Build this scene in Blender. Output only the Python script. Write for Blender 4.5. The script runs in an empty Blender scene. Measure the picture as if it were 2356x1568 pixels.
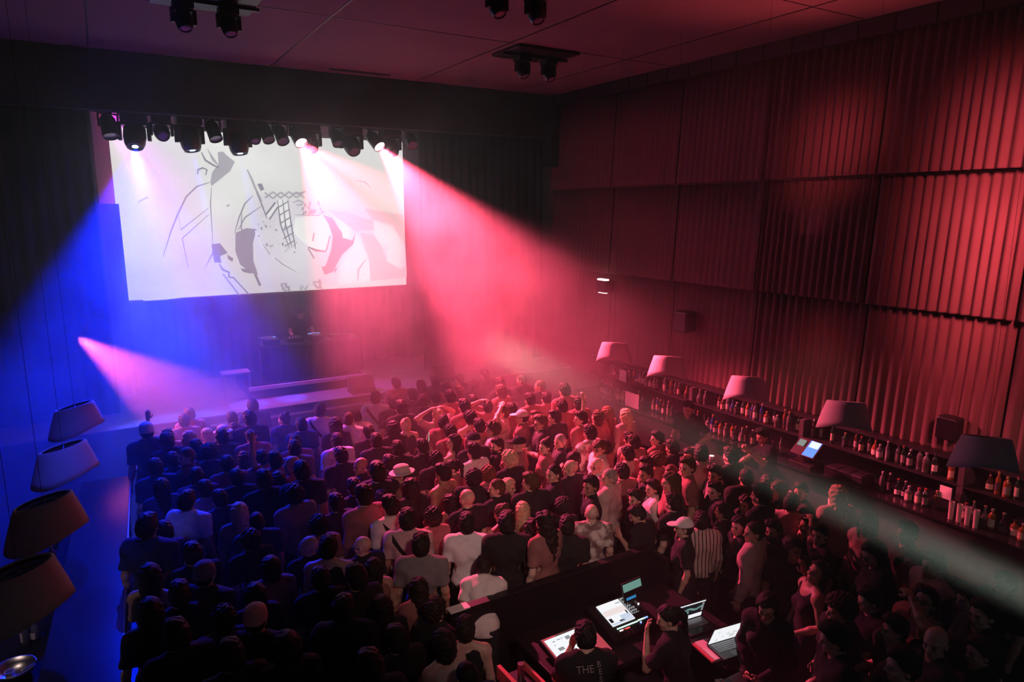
import bpy, math, random
import numpy as np
from mathutils import Vector, Matrix
R = random.Random(7)
C = bpy.context.scene.collection
PI = math.pi
rad = math.radians
# ------------------------------------------------------------------ camera model (2356 x 1568)
FPX = 1580.0; PITCH = rad(10.67); YAW = rad(31.0); CAMZ = 4.95
def ray(px, py):
    u = (px - 1178) / FPX; v = (py - 784) / FPX
    fw = math.cos(PITCH) - v * math.sin(PITCH); z = -(math.sin(PITCH) + v * math.cos(PITCH))
    return (u * math.cos(YAW) + fw * math.sin(YAW), fw * math.cos(YAW) - u * math.sin(YAW), z)
def at_z(px, py, z):
    d = ray(px, py); t = (z - CAMZ) / d[2]
    return Vector((d[0] * t, d[1] * t, z))
# ------------------------------------------------------------------ mesh builder
class MB:
    def __init__(s): s.v = []; s.f = []; s.m = []
    def add(s, vs, fs, mi=0):
        o = len(s.v); s.v += [tuple(p) for p in vs]
        s.f += [[o + i for i in q] for q in fs]; s.m += [mi] * len(fs)
        return s
    def box(s, lo, hi, mi=0, M=None):
        vs = [Vector((x, y, z)) for x in (lo[0], hi[0]) for y in (lo[1], hi[1]) for z in (lo[2], hi[2])]
        if M: vs = [M @ p for p in vs]
        return s.add(vs, [(0,1,3,2),(4,6,7,5),(0,4,5,1),(2,3,7,6),(0,2,6,4),(1,5,7,3)], mi)
    def cyl(s, a, b, ra, rb=None, n=12, mi=0, cap=True):
        rb = ra if rb is None else rb
        a = Vector(a); b = Vector(b); d = (b - a).normalized()
        u = d.orthogonal().normalized(); w = d.cross(u)
        vs = []
        for p, r in ((a, ra), (b, rb)):
            for k in range(n):
                t = 2 * PI * k / n
                vs.append(p + u * (math.cos(t) * r) + w * (math.sin(t) * r))
        fs = [(k, (k + 1) % n, n + (k + 1) % n, n + k) for k in range(n)]
        if cap: fs += [tuple(range(n - 1, -1, -1)), tuple(range(n, 2 * n))]
        return s.add(vs, fs, mi)
    def tube(s, pts, r, n=8, mi=0):
        for a, b in zip(pts[:-1], pts[1:]): s.cyl(a, b, r, r, n, mi)
        return s
    def lathe(s, prof, n=24, mi=0, M=None, close=False):
        vs = []; fs = []; k = len(prof)
        for i in range(n):
            t = 2 * PI * i / n
            for r, z in prof:
                p = Vector((r * math.cos(t), r * math.sin(t), z)); vs.append(M @ p if M else p)
        rng = k if close else k - 1
        for i in range(n):
            j = (i + 1) % n
            for q in range(rng):
                q2 = (q + 1) % k
                fs.append((i * k + q, j * k + q, j * k + q2, i * k + q2))
        return s.add(vs, fs, mi)
    def build(s, name, mats, parent=None, smooth=False, bevel=0, loc=None):
        me = bpy.data.meshes.new(name); me.from_pydata(s.v, [], s.f); me.validate()
        for m in (mats if isinstance(mats, (list, tuple)) else [mats]): me.materials.append(m)
        if len(me.polygons) == len(s.m): me.polygons.foreach_set('material_index', s.m)
        if smooth: me.polygons.foreach_set('use_smooth', [True] * len(me.polygons))
        me.update()
        o = bpy.data.objects.new(name, me); C.objects.link(o)
        if parent: o.parent = parent
        if loc: o.location = loc
        if bevel:
            b = o.modifiers.new('bevel', 'BEVEL'); b.width = bevel; b.segments = 2; b.limit_method = 'ANGLE'
        return o
def tag(o, label, cat=None, group=None, kind=None):
    o['label'] = label
    if cat: o['category'] = cat
    if group: o['group'] = group
    if kind: o['kind'] = kind
    return o
def thing(name, label, cat, loc=(0,0,0), rz=0, group=None):
    o = bpy.data.objects.new(name, None); C.objects.link(o); o.empty_display_size = .1
    o.location = loc; o.rotation_euler = (0, 0, rz)
    return tag(o, label, cat, group)
def struct(o, label=None):
    o['kind'] = 'structure'
    if label: o['label'] = label
    return o
def copy_tree(o, parent=None):
    c = o.copy(); C.objects.link(c)
    if parent is not None:
        c.parent = parent; c.matrix_parent_inverse = o.matrix_parent_inverse.copy()
    for ch in list(o.children): copy_tree(ch, c)
    return c
# ------------------------------------------------------------------ materials
def mat(name, col=(.5,.5,.5), rough=.6, metal=0, emit=None, es=0, bump=0, bscale=40, obj_col=False, spec=.5, var=0, vscale=3, trans=0, coat=0):
    m = bpy.data.materials.new(name); m.use_nodes = True
    nt = m.node_tree; b = nt.nodes['Principled BSDF']
    b.inputs['Base Color'].default_value = (*col, 1)
    b.inputs['Roughness'].default_value = rough; b.inputs['Metallic'].default_value = metal
    b.inputs['Specular IOR Level'].default_value = spec
    if trans: b.inputs['Transmission Weight'].default_value = trans
    if coat: b.inputs['Coat Weight'].default_value = coat
    if emit:
        b.inputs['Emission Color'].default_value = (*emit, 1); b.inputs['Emission Strength'].default_value = es
    src = None
    if obj_col:
        oi = nt.nodes.new('ShaderNodeObjectInfo'); src = oi.outputs['Color']
        nt.links.new(src, b.inputs['Base Color'])
    if bump or var:
        tc = nt.nodes.new('ShaderNodeTexCoord')
    if var:
        n = nt.nodes.new('ShaderNodeTexNoise'); n.inputs['Scale'].default_value = vscale; n.inputs['Detail'].default_value = 4
        nt.links.new(tc.outputs['Object'], n.inputs['Vector'])
        mr = nt.nodes.new('ShaderNodeMapRange'); mr.inputs['From Min'].default_value = .25; mr.inputs['From Max'].default_value = .75
        mr.inputs['To Min'].default_value = 1 - var; mr.inputs['To Max'].default_value = 1 + var
        nt.links.new(n.outputs['Fac'], mr.inputs['Value'])
        mx = nt.nodes.new('ShaderNodeVectorMath'); mx.operation = 'SCALE'
        if src: nt.links.new(src, mx.inputs[0])
        else: mx.inputs[0].default_value = col
        nt.links.new(mr.outputs['Result'], mx.inputs['Scale'])
        nt.links.new(mx.outputs['Vector'], b.inputs['Base Color'])
    if bump:
        n = nt.nodes.new('ShaderNodeTexNoise'); n.inputs['Scale'].default_value = bscale; n.inputs['Detail'].default_value = 5
        nt.links.new(tc.outputs['Object'], n.inputs['Vector'])
        bp = nt.nodes.new('ShaderNodeBump'); bp.inputs['Strength'].default_value = bump; bp.inputs['Distance'].default_value = .01
        nt.links.new(n.outputs['Fac'], bp.inputs['Height']); nt.links.new(bp.outputs['Normal'], b.inputs['Normal'])
    return m
def emat(name, col, s):
    m = mat(name, (0,0,0), 1, emit=col, es=s, spec=0); return m
M = dict(
    black=mat('black_metal', (.012,.012,.013), .45, bump=.1, bscale=80),
    gloss=mat('black_gloss', (.012,.012,.014), .18),
    blackcloth=mat('black_drape', (.010,.008,.010), .9, bump=.3, bscale=60, var=.2),
    curtain=mat('pleated_curtain', (.125,.06,.055), .85, bump=.1, bscale=90, var=.08, vscale=2),
    ceil=mat('ceiling_paint', (.17,.13,.125), .85, bump=.25, bscale=6, var=.15, vscale=.8),
    wall=mat('dark_wall', (.05,.04,.045), .85, bump=.3, bscale=20, var=.15),
    floor=mat('dark_floor', (.014,.012,.012), .4, bump=.1, bscale=15, var=.3),
    deck=mat('stage_deck', (.28,.28,.30), .5, bump=.15, bscale=30, var=.25, vscale=4),
    riser=mat('riser_edge', (.75,.7,.7), .5, var=.15),
    shade=mat('lamp_shade', (.50,.44,.45), .75, bump=.12, bscale=120, var=.06),
    shade_in=mat('lamp_inside', (.6,.6,.62), .6),
    steel=mat('brushed_steel', (.45,.45,.47), .3, 1, bump=.05, bscale=120),
    skin=mat('skin', rough=.5, obj_col=True, var=.10, vscale=9),
    eye=mat('eye_dark', (.03,.02,.02), .3), lip=mat('lips', (.42,.17,.14), .45),
    hair=mat('hair', rough=.62, spec=.3, obj_col=True, bump=.6, bscale=70, var=.35, vscale=25),
    cloth=mat('cloth', rough=.9, obj_col=True, bump=.35, bscale=35, var=.08, vscale=7),
    denim=mat('trouser_cloth', (.02,.022,.03), .9, bump=.3, bscale=60),
    glass=mat('bottle_glass', rough=.08, obj_col=True, spec=.7, coat=.3),
    paper=mat('label_paper', (.75,.70,.62), .7, bump=.05, var=.15, vscale=60),
    white=mat('white_card', (.8,.78,.75), .6, var=.04),
    salmon=mat('console_panel', (.55,.40,.36), .5, var=.05),
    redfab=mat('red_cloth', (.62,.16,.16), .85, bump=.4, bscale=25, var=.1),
    screen_off=mat('grey_screen_fabric', (.55,.54,.55), .9, bump=.05, bscale=200),
    lensoff=mat('lens_glass', (.25,.25,.27), .12, spec=.8),
)
# ------------------------------------------------------------------ distance-field modeller
def rotm(yaw=0, pitch=0, roll=0):
    return np.array(Matrix.Rotation(yaw, 3, 'Z') @ Matrix.Rotation(pitch, 3, 'X') @ Matrix.Rotation(roll, 3, 'Y'))
class Vol:
    def __init__(s, xs, ys, zs):
        s.ax = [np.asarray(a, np.float32) for a in (xs, ys, zs)]
        s.F = np.full([len(a) for a in s.ax], .3, np.float32)
    def _sub(s, lo, hi):
        sl = tuple(slice(max(0, int(np.searchsorted(a, l)) - 1), min(len(a), int(np.searchsorted(a, h)) + 1)) for a, l, h in zip(s.ax, lo, hi))
        g = np.meshgrid(s.ax[0][sl[0]], s.ax[1][sl[1]], s.ax[2][sl[2]], indexing='ij', sparse=True)
        return sl, g
    def _put(s, sl, d, k, sub):
        f = s.F[sl]
        if f.size == 0: return
        if sub:
            d = -d; h = np.clip(.5 - .5 * (f - d) / k, 0, 1); s.F[sl] = f * (1 - h) + d * h + k * h * (1 - h)
        else:
            h = np.clip(.5 + .5 * (f - d) / k, 0, 1); s.F[sl] = f * (1 - h) + d * h - k * h * (1 - h)
    def ell(s, c, r, Rm=None, k=.02, sub=False):
        c = np.asarray(c, float); r = np.asarray(r, float); m = r.max() + k + .035
        sl, (X, Y, Z) = s._sub(c - m, c + m)
        X = X - c[0]; Y = Y - c[1]; Z = Z - c[2]
        if Rm is not None:
            q = [Rm[0][i] * X + Rm[1][i] * Y + Rm[2][i] * Z for i in range(3)]
        else: q = [X, Y, Z]
        k0 = np.sqrt((q[0] / r[0])**2 + (q[1] / r[1])**2 + (q[2] / r[2])**2)
        k1 = np.sqrt((q[0] / r[0]**2)**2 + (q[1] / r[1]**2)**2 + (q[2] / r[2]**2)**2) + 1e-6
        s._put(sl, k0 * (k0 - 1) / k1, k, sub)
    def cone(s, a, b, ra, rb, k=.02, sub=False):
        a = np.asarray(a, float); b = np.asarray(b, float); m = max(ra, rb) + k + .035
        sl, (X, Y, Z) = s._sub(np.minimum(a, b) - m, np.maximum(a, b) + m)
        d = b - a; L = max((d * d).sum(), 1e-9)
        t = np.clip(((X - a[0]) * d[0] + (Y - a[1]) * d[1] + (Z - a[2]) * d[2]) / L, 0, 1)
        D = np.sqrt((X - a[0] - t * d[0])**2 + (Y - a[1] - t * d[1])**2 + (Z - a[2] - t * d[2])**2) - (ra + (rb - ra) * t)
        s._put(sl, D, k, sub)
    def plane_cut(s, n, p):            # keep the side n points away from
        X, Y, Z = np.meshgrid(*s.ax, indexing='ij', sparse=True)
        s.F = np.maximum(s.F, ((X - p[0]) * n[0] + (Y - p[1]) * n[1] + (Z - p[2]) * n[2]).astype(np.float32))
    def wobble(s, amp, f, seed=0):
        X, Y, Z = np.meshgrid(*s.ax, indexing='ij', sparse=True); q = seed * 1.7
        s.F += (amp * (np.sin(f * X + 2.1 * np.sin(.7 * f * Z + q) + q) * np.sin(f * 1.13 * Y + 1.7 * np.sin(.6 * f * X + q)) + .6 * np.sin(f * 1.9 * Z + 2 * np.sin(f * X + q) + f * Y))).astype(np.float32)
    def mesh(s, name):
        F = s.F; S = F < 0; n = np.array(F.shape)
        cnt = np.zeros(n - 1, np.int8)
        for dx in (0, 1):
            for dy in (0, 1):
                for dz in (0, 1):
                    cnt += S[dx:n[0] - 1 + dx, dy:n[1] - 1 + dy, dz:n[2] - 1 + dz]
        act = (cnt > 0) & (cnt < 8)
        I = np.argwhere(act); ids = np.full(act.shape, -1, np.int64); ids[tuple(I.T)] = np.arange(len(I))
        acc = np.zeros((len(I), 3)); num = np.zeros(len(I))
        for ax in range(3):
            o1, o2 = [q for q in range(3) if q != ax]
            for p in (0, 1):
                for q in (0, 1):
                    A = I.copy(); A[:, o1] += p; A[:, o2] += q; B = A.copy(); B[:, ax] += 1
                    fa = F[tuple(A.T)]; fb = F[tuple(B.T)]; c = (fa < 0) != (fb < 0)
                    t = np.where(c, fa / np.where(c, fa - fb, 1), 0)
                    loc = np.zeros((len(I), 3)); loc[:, o1] = p; loc[:, o2] = q; loc[:, ax] = t
                    acc += loc * c[:, None]; num += c
        acc /= num[:, None]
        P = np.empty((len(I), 3), np.float32)
        for a in range(3):
            x = s.ax[a]; P[:, a] = x[I[:, a]] + acc[:, a] * (x[I[:, a] + 1] - x[I[:, a]])
        quads = []
        for ax in range(3):
            o1, o2 = [(1, 2), (2, 0), (0, 1)][ax]
            sa = [slice(1, -1)] * 3; sb = [slice(1, -1)] * 3
            sa[ax] = slice(0, -1); sb[ax] = slice(1, None)
            a = S[tuple(sa)]; b = S[tuple(sb)]; E = np.argwhere(a != b)
            if len(E) == 0: continue
            flip = a[tuple(E.T)]
            E = E + 1; E[:, ax] -= 1
            def cid(d1, d2):
                Q = E.copy(); Q[:, o1] += d1; Q[:, o2] += d2; return ids[tuple(Q.T)]
            q = np.stack([cid(-1, -1), cid(0, -1), cid(0, 0), cid(-1, 0)], 1)
            q[~flip] = q[~flip][:, ::-1]
            quads.append(q)
        Qd = np.concatenate(quads)
        me = bpy.data.meshes.new(name)
        me.vertices.add(len(P)); me.vertices.foreach_set('co', P.ravel())
        me.loops.add(len(Qd) * 4); me.loops.foreach_set('vertex_index', Qd.ravel().astype(np.int32))
        me.polygons.add(len(Qd)); me.polygons.foreach_set('loop_start', np.arange(0, len(Qd) * 4, 4, dtype=np.int32))
        me.polygons.foreach_set('use_smooth', np.ones(len(Qd), bool))
        me.update(calc_edges=True)
        return me, P[Qd].mean(1)
# ------------------------------------------------------------------ people
# arms: (elbow, wrist, hand direction, palm normal) for the right side; the left mirrors x
ARM = dict(
    down=((.235,-.02,1.135), (.25,.07,.90), (.05,.12,-1), (-1,.1,0)),
    bent=((.245,-.02,1.15), (.17,.21,1.03), (-.4,1,-.1), (-.5,-.2,-.8)),
    cross=((.235,.06,1.14), (.0,.25,1.16), (-1,.1,.1), (0,-1,-.2)),
    clasp=((.245,.02,1.13), (.07,.25,1.00), (-.8,.6,-.1), (-.4,-.6,.5)),
    drink=((.24,.08,1.16), (.13,.27,1.33), (-.2,.35,.9), (-1,.1,0)),
    phone=((.255,.22,1.36), (.12,.36,1.62), (-.15,.2,1), (-.4,-1,.2)),
    up=((.28,.06,1.66), (.24,.10,1.93), (-.1,.15,1), (-.2,.9,.1)),
    head=((.39,.06,1.60), (.14,.0,1.745), (-1,-.05,.25), (-.1,0,-1)),
    face=((.22,.20,1.20), (.075,.215,1.46), (-.2,-.15,1), (-.5,-.9,0)),
    type=((.24,.05,1.15), (.17,.30,1.06), (-.15,1,-.12), (0,-.1,-1)),
    reach=((.24,.16,1.22), (.20,.42,1.13), (0,1,-.15), (0,-.1,-1)),
    wipe=((.36,-.02,1.16), (.14,.20,.99), (-.9,.4,-.3), (0,.2,-1)),
    lean=((.26,.05,1.14), (.30,.12,.88), (.1,.6,-.8), (0,-.6,-.7)),
    brow=((.33,.16,1.56), (.09,.15,1.70), (-1,-.05,.25), (-.1,-.2,-1)),
)
POSE = {  # right arm, left arm, head yaw, head pitch, torso lean (forward -), extra
    'stand': ('down','down',0,-5,-2), 'standL': ('down','down',38,-4,-2), 'standR': ('down','down',-38,-4,-2),
    'cross': ('cross','cross',8,-4,0), 'crossL': ('cross','cross',42,-2,0),
    'drink': ('drink','down',18,-2,-2), 'drinkL': ('bent','drink',30,-6,-3),
    'face': ('down','face',25,-8,-4), 'bent': ('bent','bent',-10,-14,-4), 'lookup': ('down','bent',20,22,3),
    'phone': ('phone','phone',0,6,0), 'phone1': ('down','phone',15,6,0), 'up': ('down','up',0,8,0), 'up2': ('head','up',0,6,0),
    'headhand': ('down','head',10,0,0), 'headup': ('head','head',0,4,0), 'browup': ('bent','brow',30,24,4),
    'hunch': ('bent','drink',30,-24,-14), 'clasp': ('clasp','clasp',10,-18,-5),
    'sit_type': ('reach','face',-6,-20,-12), 'work': ('type','reach',20,-26,-16),
    'sit_op2': ('type','face',25,-14,-12), 'bar_lean': ('lean','wipe',12,-10,-12), 'pour': ('reach','phone1x',10,-20,-10), 'dj': ('reach','reach',0,-32,-26),
}
ARM['phone1x'] = ((.30,.16,1.30), (.30,.34,1.52), (.2,.6,.7), (-.9,-.2,.2))
SKIN = [(.62,.40,.30), (.55,.34,.25), (.50,.30,.21), (.66,.45,.36), (.38,.22,.15)]
def body_frames(pose):
    ra, la, hy, hp, tl = POSE[pose]
    hip = np.array((0, 0, .95)); Rt = rotm(0, rad(tl), 0)
    T = lambda p: Rt @ (np.asarray(p, float) - hip) + hip
    piv = T((0, -.012, 1.49)); Rh = Rt @ rotm(rad(hy), rad(hp) - rad(tl) * .6, 0)
    H = lambda p: Rh @ np.asarray(p, float) + piv
    return T, Rt, H, Rh, piv, ra, la
def body_prims(pose, fem):
    T, Rt, H, Rh, piv, ra, la = body_frames(pose)
    P = []
    def cone(tagn, a, b, r1, r2, k=.03, f=T): P.append(('c', tagn, f(a), f(b), r1, r2, k))
    def ell(tagn, c, r, k=.03, f=T, Rm=Rt): P.append(('e', tagn, f(c), r, Rm, k))
    I = lambda p: np.asarray(p, float)
    sx = .163 if fem else .187
    ell('torso', (0, .005, 1.27), (.150 if fem else .172, .105, .20), .04)
    ell('torso', (0, .0, 1.09), (.122 if fem else .145, .092, .19), .05)
    ell('torso', (0, .0, .955), (.168 if fem else .163, .115, .13), .05)
    cone('torso', (-sx + .03, -.005, 1.405), (sx - .03, -.005, 1.405), .058, .058, .05)
    for s in (-1, 1):
        cone('trap', (s * .035, -.022, 1.49), (s * (sx - .02), -.012, 1.425), .040, .050, .04)
        ell('torso', (s * .075, -.055, 1.31), (.075, .06, .11), .04)
        if fem: ell('torso', (s * .072, .085, 1.25), (.062, .05, .06), .03)
        else: ell('torso', (s * .075, .065, 1.31), (.085, .05, .075), .04)
    cone('neck', (0, -.02, 1.43), T and (0, -.012, 1.50), .060 if not fem else .052, .054 if not fem else .047, .03)
    P.append(('c', 'neck', T((0, -.012, 1.49)), H((0, .0, .075)), .053 if not fem else .046, .050 if not fem else .044, .03))
    hd = dict(f=H, Rm=Rh)
    ell('head', (0, -.012, .150), (.077, .098, .092), .02, **hd)
    ell('head', (0, .028, .082), (.056, .064, .068), .03, **hd)
    ell('head', (0, .072, .038), (.026, .022, .020), .025, **hd)
    cone('head', (-.036, .076, .139), (.036, .076, .139), .013, .013, .02, H)
    for s in (-1, 1):
        P.append(('s', 'head', H((s * .031, .098, .120)), .013, .012))
        ell('head', (s * .031, .079, .120), (.0125,) * 3, .004, **hd)
        ell('head', (s * .042, .062, .092), (.020, .020, .020), .02, **hd)
        ell('ear', (s * .080, -.008, .112), (.011, .021, .033), .008, **hd)
        P.append(('s', 'head', H((s * .092, .004, .112)), .012, .006))
    cone('head', (0, .090, .128), (0, .108, .096), .009, .0125, .010, H)
    for s in (-1, 1): ell('head', (s * .011, .100, .093), (.009,) * 3, .006, **hd)
    ell('head', (0, .086, .064), (.024, .012, .006), .005, **hd)
    ell('head', (0, .085, .055), (.020, .012, .007), .005, **hd)
    sc = .88 if fem else 1
    for s, arm in ((1, ra), (-1, la)):
        e, w, hdv, pn = [np.array((s * v[0], v[1], v[2]), float) for v in ARM[arm]]
        sh = np.array((s * sx, -.005, 1.40)); raised = e[2] > 1.45
        ell('arm', sh + (s * .004, 0, .0), (.058 * sc, .06 * sc, .064 * sc), .04)
        cone('arm', sh, e, .053 * sc, .041 * sc, .03)
        mid = e * .65 + w * .35
        cone('fore', e, mid, .042 * sc, .043 * sc, .02); cone('fore', mid, w, .042 * sc, .027 * sc, .02)
        d = hdv / np.linalg.norm(hdv); n = pn - d * (pn @ d); n /= np.linalg.norm(n); side = np.cross(d, n) * 1.0
        Rl = np.stack([side, d, n], 1)
        ell('hand', w + d * .048, (.041 * sc, .054 * sc, .019), .015, T, Rt @ Rl)
        thumb_s = -s if arm in ('down', 'lean') else s
        tdir = side * (1 if (side @ np.array((-s, .3, .3))) > 0 else -1)
        for q, L in zip((-1, -.33, .33, 1), (.062, .076, .082, .070)):
            q2 = q * (1 if (tdir @ side) > 0 else -1)
            b0 = w + d * (.092 - .008 * q * q) + side * q2 * .029 * sc
            b1 = b0 + (d * .9 + n * .35) * L * .52 * sc + side * q2 * .004
            b2 = b1 + (d * .55 + n * .85) * L * .46 * sc
            cone('hand', b0 - d * .015, b1, .0098, .0090, .006); cone('hand', b1, b2, .0090, .0078, .004)
        t0 = w + d * .022 + tdir * .028; t1 = t0 + (d * .55 + tdir * .75 + n * .3) * .042; t2 = t1 + (d * .9 + tdir * .15 + n * .4) * .034
        cone('hand', t0, t1, .0135, .0115, .012); cone('hand', t1, t2, .0115, .009, .005)
    sit = pose.startswith('sit')
    for s in (-1, 1):
        hp = I((s * .088, 0, .93)); kn = I((s * .13, .43, .90)) if sit else I((s * .105, .02, .50)); an = I((s * .13, .40, .46)) if sit else I((s * .115, -.02, .085))
        cone('leg', hp, kn, .086, .058, .05, I); md = kn * .65 + an * .35
        cone('leg', kn, md, .055, .056, .03, I); cone('leg', md, an, .056, .040, .03, I)
        cone('foot', an + (0, -.02, -.045), an + (s * .02, .15, -.055), .036, .030, .03, I)
    return P
def run_prims(v, P, keep, inf=0, kadd=0):
    for p in P:
        if p[1] not in keep: continue
        if p[0] == 'c': v.cone(p[2], p[3], p[4] + inf, p[5] + inf, p[6] + kadd)
        elif p[0] == 'e': v.ell(p[2], np.asarray(p[3]) + inf, p[4], p[5] + kadd)
        elif p[0] == 's' and inf == 0: v.ell(p[2], (p[3],) * 3, None, p[4], True)
def bounds(P, keep, pad):
    lo = np.full(3, 9.); hi = -lo
    for p in P:
        if p[1] not in keep or p[0] == 's': continue
        if p[0] == 'c':
            for q, r in ((p[2], p[4]), (p[3], p[5])): lo = np.minimum(lo, q - r); hi = np.maximum(hi, q + r)
        else:
            r = max(p[3]); lo = np.minimum(lo, p[2] - r); hi = np.maximum(hi, p[2] + r)
    return lo - pad, hi + pad
def grid(lo, hi, h, zsplit=None, hz=None):
    ax = [np.arange(lo[i], hi[i] + h, h) for i in range(3)]
    if zsplit and lo[2] < zsplit: ax[2] = np.concatenate([np.arange(lo[2], zsplit, hz), np.arange(zsplit, hi[2] + h, h)])
    return ax
CACHE = {}
ALL = ('torso','trap','neck','head','ear','arm','fore','hand','leg','foot')
def body_mesh(pose, fem, h=.0085):
    key = ('b', pose, fem)
    if key in CACHE: return CACHE[key]
    P = body_prims(pose, fem); lo, hi = bounds(P, ALL, .03)
    v = Vol(*grid(lo, hi, h, .86, .022)); run_prims(v, P, ALL)
    me, ctr = v.mesh('body_' + pose + ('_f' if fem else ''))
    T, Rt, H, Rh, piv, ra, la = body_frames(pose)
    L = (ctr - piv) @ Rh        # head-local face centres
    mi = np.zeros(len(ctr), np.int32)
    for s in (-1, 1):
        e = ((L[:, 0] - s * .031) / .013)**2 + ((L[:, 2] - .120) / .0075)**2
        mi[(e < 1) & (L[:, 1] > .075)] = 1
        br = ((L[:, 0] - s * .033) / .022)**2 + ((L[:, 2] - .1415) / .0055)**2
        mi[(br < 1) & (L[:, 1] > .07)] = 1
    lp = (L[:, 0] / .024)**2 + ((L[:, 2] - .060) / .011)**2
    mi[(lp < 1) & (L[:, 1] > .085)] = 2
    for m in (M['skin'], M['eye'], M['lip']): me.materials.append(m)
    me.polygons.foreach_set('material_index', mi)
    CACHE[key] = me; return me
def cloth_mesh(kind, pose, fem):
    key = (kind, pose, fem)
    if kind == 'trousers': key = (kind, pose.startswith('sit'), fem)
    if key in CACHE: return CACHE[key]
    P = body_prims(pose, fem); T, Rt, H, Rh, piv, ra, la = body_frames(pose)
    if kind == 'trousers':
        lo, hi = bounds(P, ('leg', 'torso'), .04); hi[2] = 1.06; lo[2] = .42 if pose.startswith('sit') else .06
        v = Vol(*grid(lo, hi, .014, None)); run_prims(v, P, ('leg',), .014)
        v.ell((0, 0, .955), (.178, .13, .125), None, .05); v.wobble(.004, 22, 1); v.plane_cut((0, 0, 1), (0, 0, 1.02)); v.plane_cut((0, 0, -1), (0, 0, lo[2] + .02))
        me, _ = v.mesh('trousers'); me.materials.append(M['denim']); CACHE[key] = me; return me
    keep = ('torso', 'trap', 'arm', 'fore') if kind in ('long', 'shirt') else ('torso', 'trap', 'arm')
    inf = dict(tee=.016, long=.015, shirt=.020, tank=.008, hoodie=.03)[kind]
    if kind == 'hoodie': keep = ('torso', 'trap', 'arm', 'fore')
    lo, hi = bounds(P, keep, .05 + inf); v = Vol(*grid(lo, hi, .011))
    if kind == 'tank':
        run_prims(v, P, ('torso',), inf, .01)
    else:
        run_prims(v, P, keep, inf, .015)
        if kind in ('tee', 'shirt'):
            for s, arm in ((1, ra), (-1, la)):      # open sleeve: flare and end above the elbow
                e = np.array(ARM[arm][0]) * (s, 1, 1); sh = np.array((s * (.163 if fem else .187), -.005, 1.40))
                f = .72 if kind == 'tee' else .95
                a, b = T(sh), T(sh + (e - sh) * f); n = (b - a) / np.linalg.norm(b - a)
                v.cone(a, b - n * .004, .062, .066, .03)
                if kind == 'tee':
                    # cut everything past the sleeve end within reach of the arm
                    e2 = T(e); far = T(np.array(ARM[arm][1]) * (s, 1, 1))
                    X, Y, Z = np.meshgrid(*v.ax, indexing='ij', sparse=True)
                    pl = (X - b[0]) * n[0] + (Y - b[1]) * n[1] + (Z - b[2]) * n[2]
                    dd = np.sqrt((X - b[0] - n[0] * .07)**2 + (Y - b[1] - n[1] * .07)**2 + (Z - b[2] - n[2] * .07)**2) - .115
                    v.F = np.maximum(v.F, -np.maximum(dd, -pl)).astype(np.float32)
        v.ell((0, .0, .98), (.175, .125, .14), None, .05)
    v.wobble(.0045 if kind != 'tank' else .002, 24 if kind != 'hoodie' else 17, 2)
    hem = .90 if kind != 'tank' else .93
    v.plane_cut((0, 0, -1), (0, 0, hem))
    # neckline
    if kind == 'tank':
        nb = T((0, .03, 1.47)); v.ell(nb, (.105, .12, .12), Rt, .01, True)
        for s in (-1, 1): v.ell(T((s * .22, 0, 1.42)), (.095, .13, .15), Rt, .012, True)
    else:
        v.cone(T((0, .004, 1.492)), T((0, .0, 1.64)), .070, .088, .010, True)
        if kind == 'shirt':            # collar
            q = T((0, -.018, 1.475)); ringn = Rt @ np.array((0, .25, 1.))
            for t in range(14):
                a0 = 2 * PI * t / 14; a1 = 2 * PI * (t + 1) / 14
                pa = q + Rt @ np.array((.068 * math.cos(a0), .066 * math.sin(a0), -.012 * math.sin(a0)))
                pb = q + Rt @ np.array((.068 * math.cos(a1), .066 * math.sin(a1), -.012 * math.sin(a1)))
                v.cone(pa, pb, .013, .013, .01)
        if kind == 'hoodie':
            v.ell(T((0, -.085, 1.45)), (.11, .055, .075), Rt, .03)
    me, _ = v.mesh(kind); me.materials.append(M['cloth']); CACHE[key] = me; return me
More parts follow.
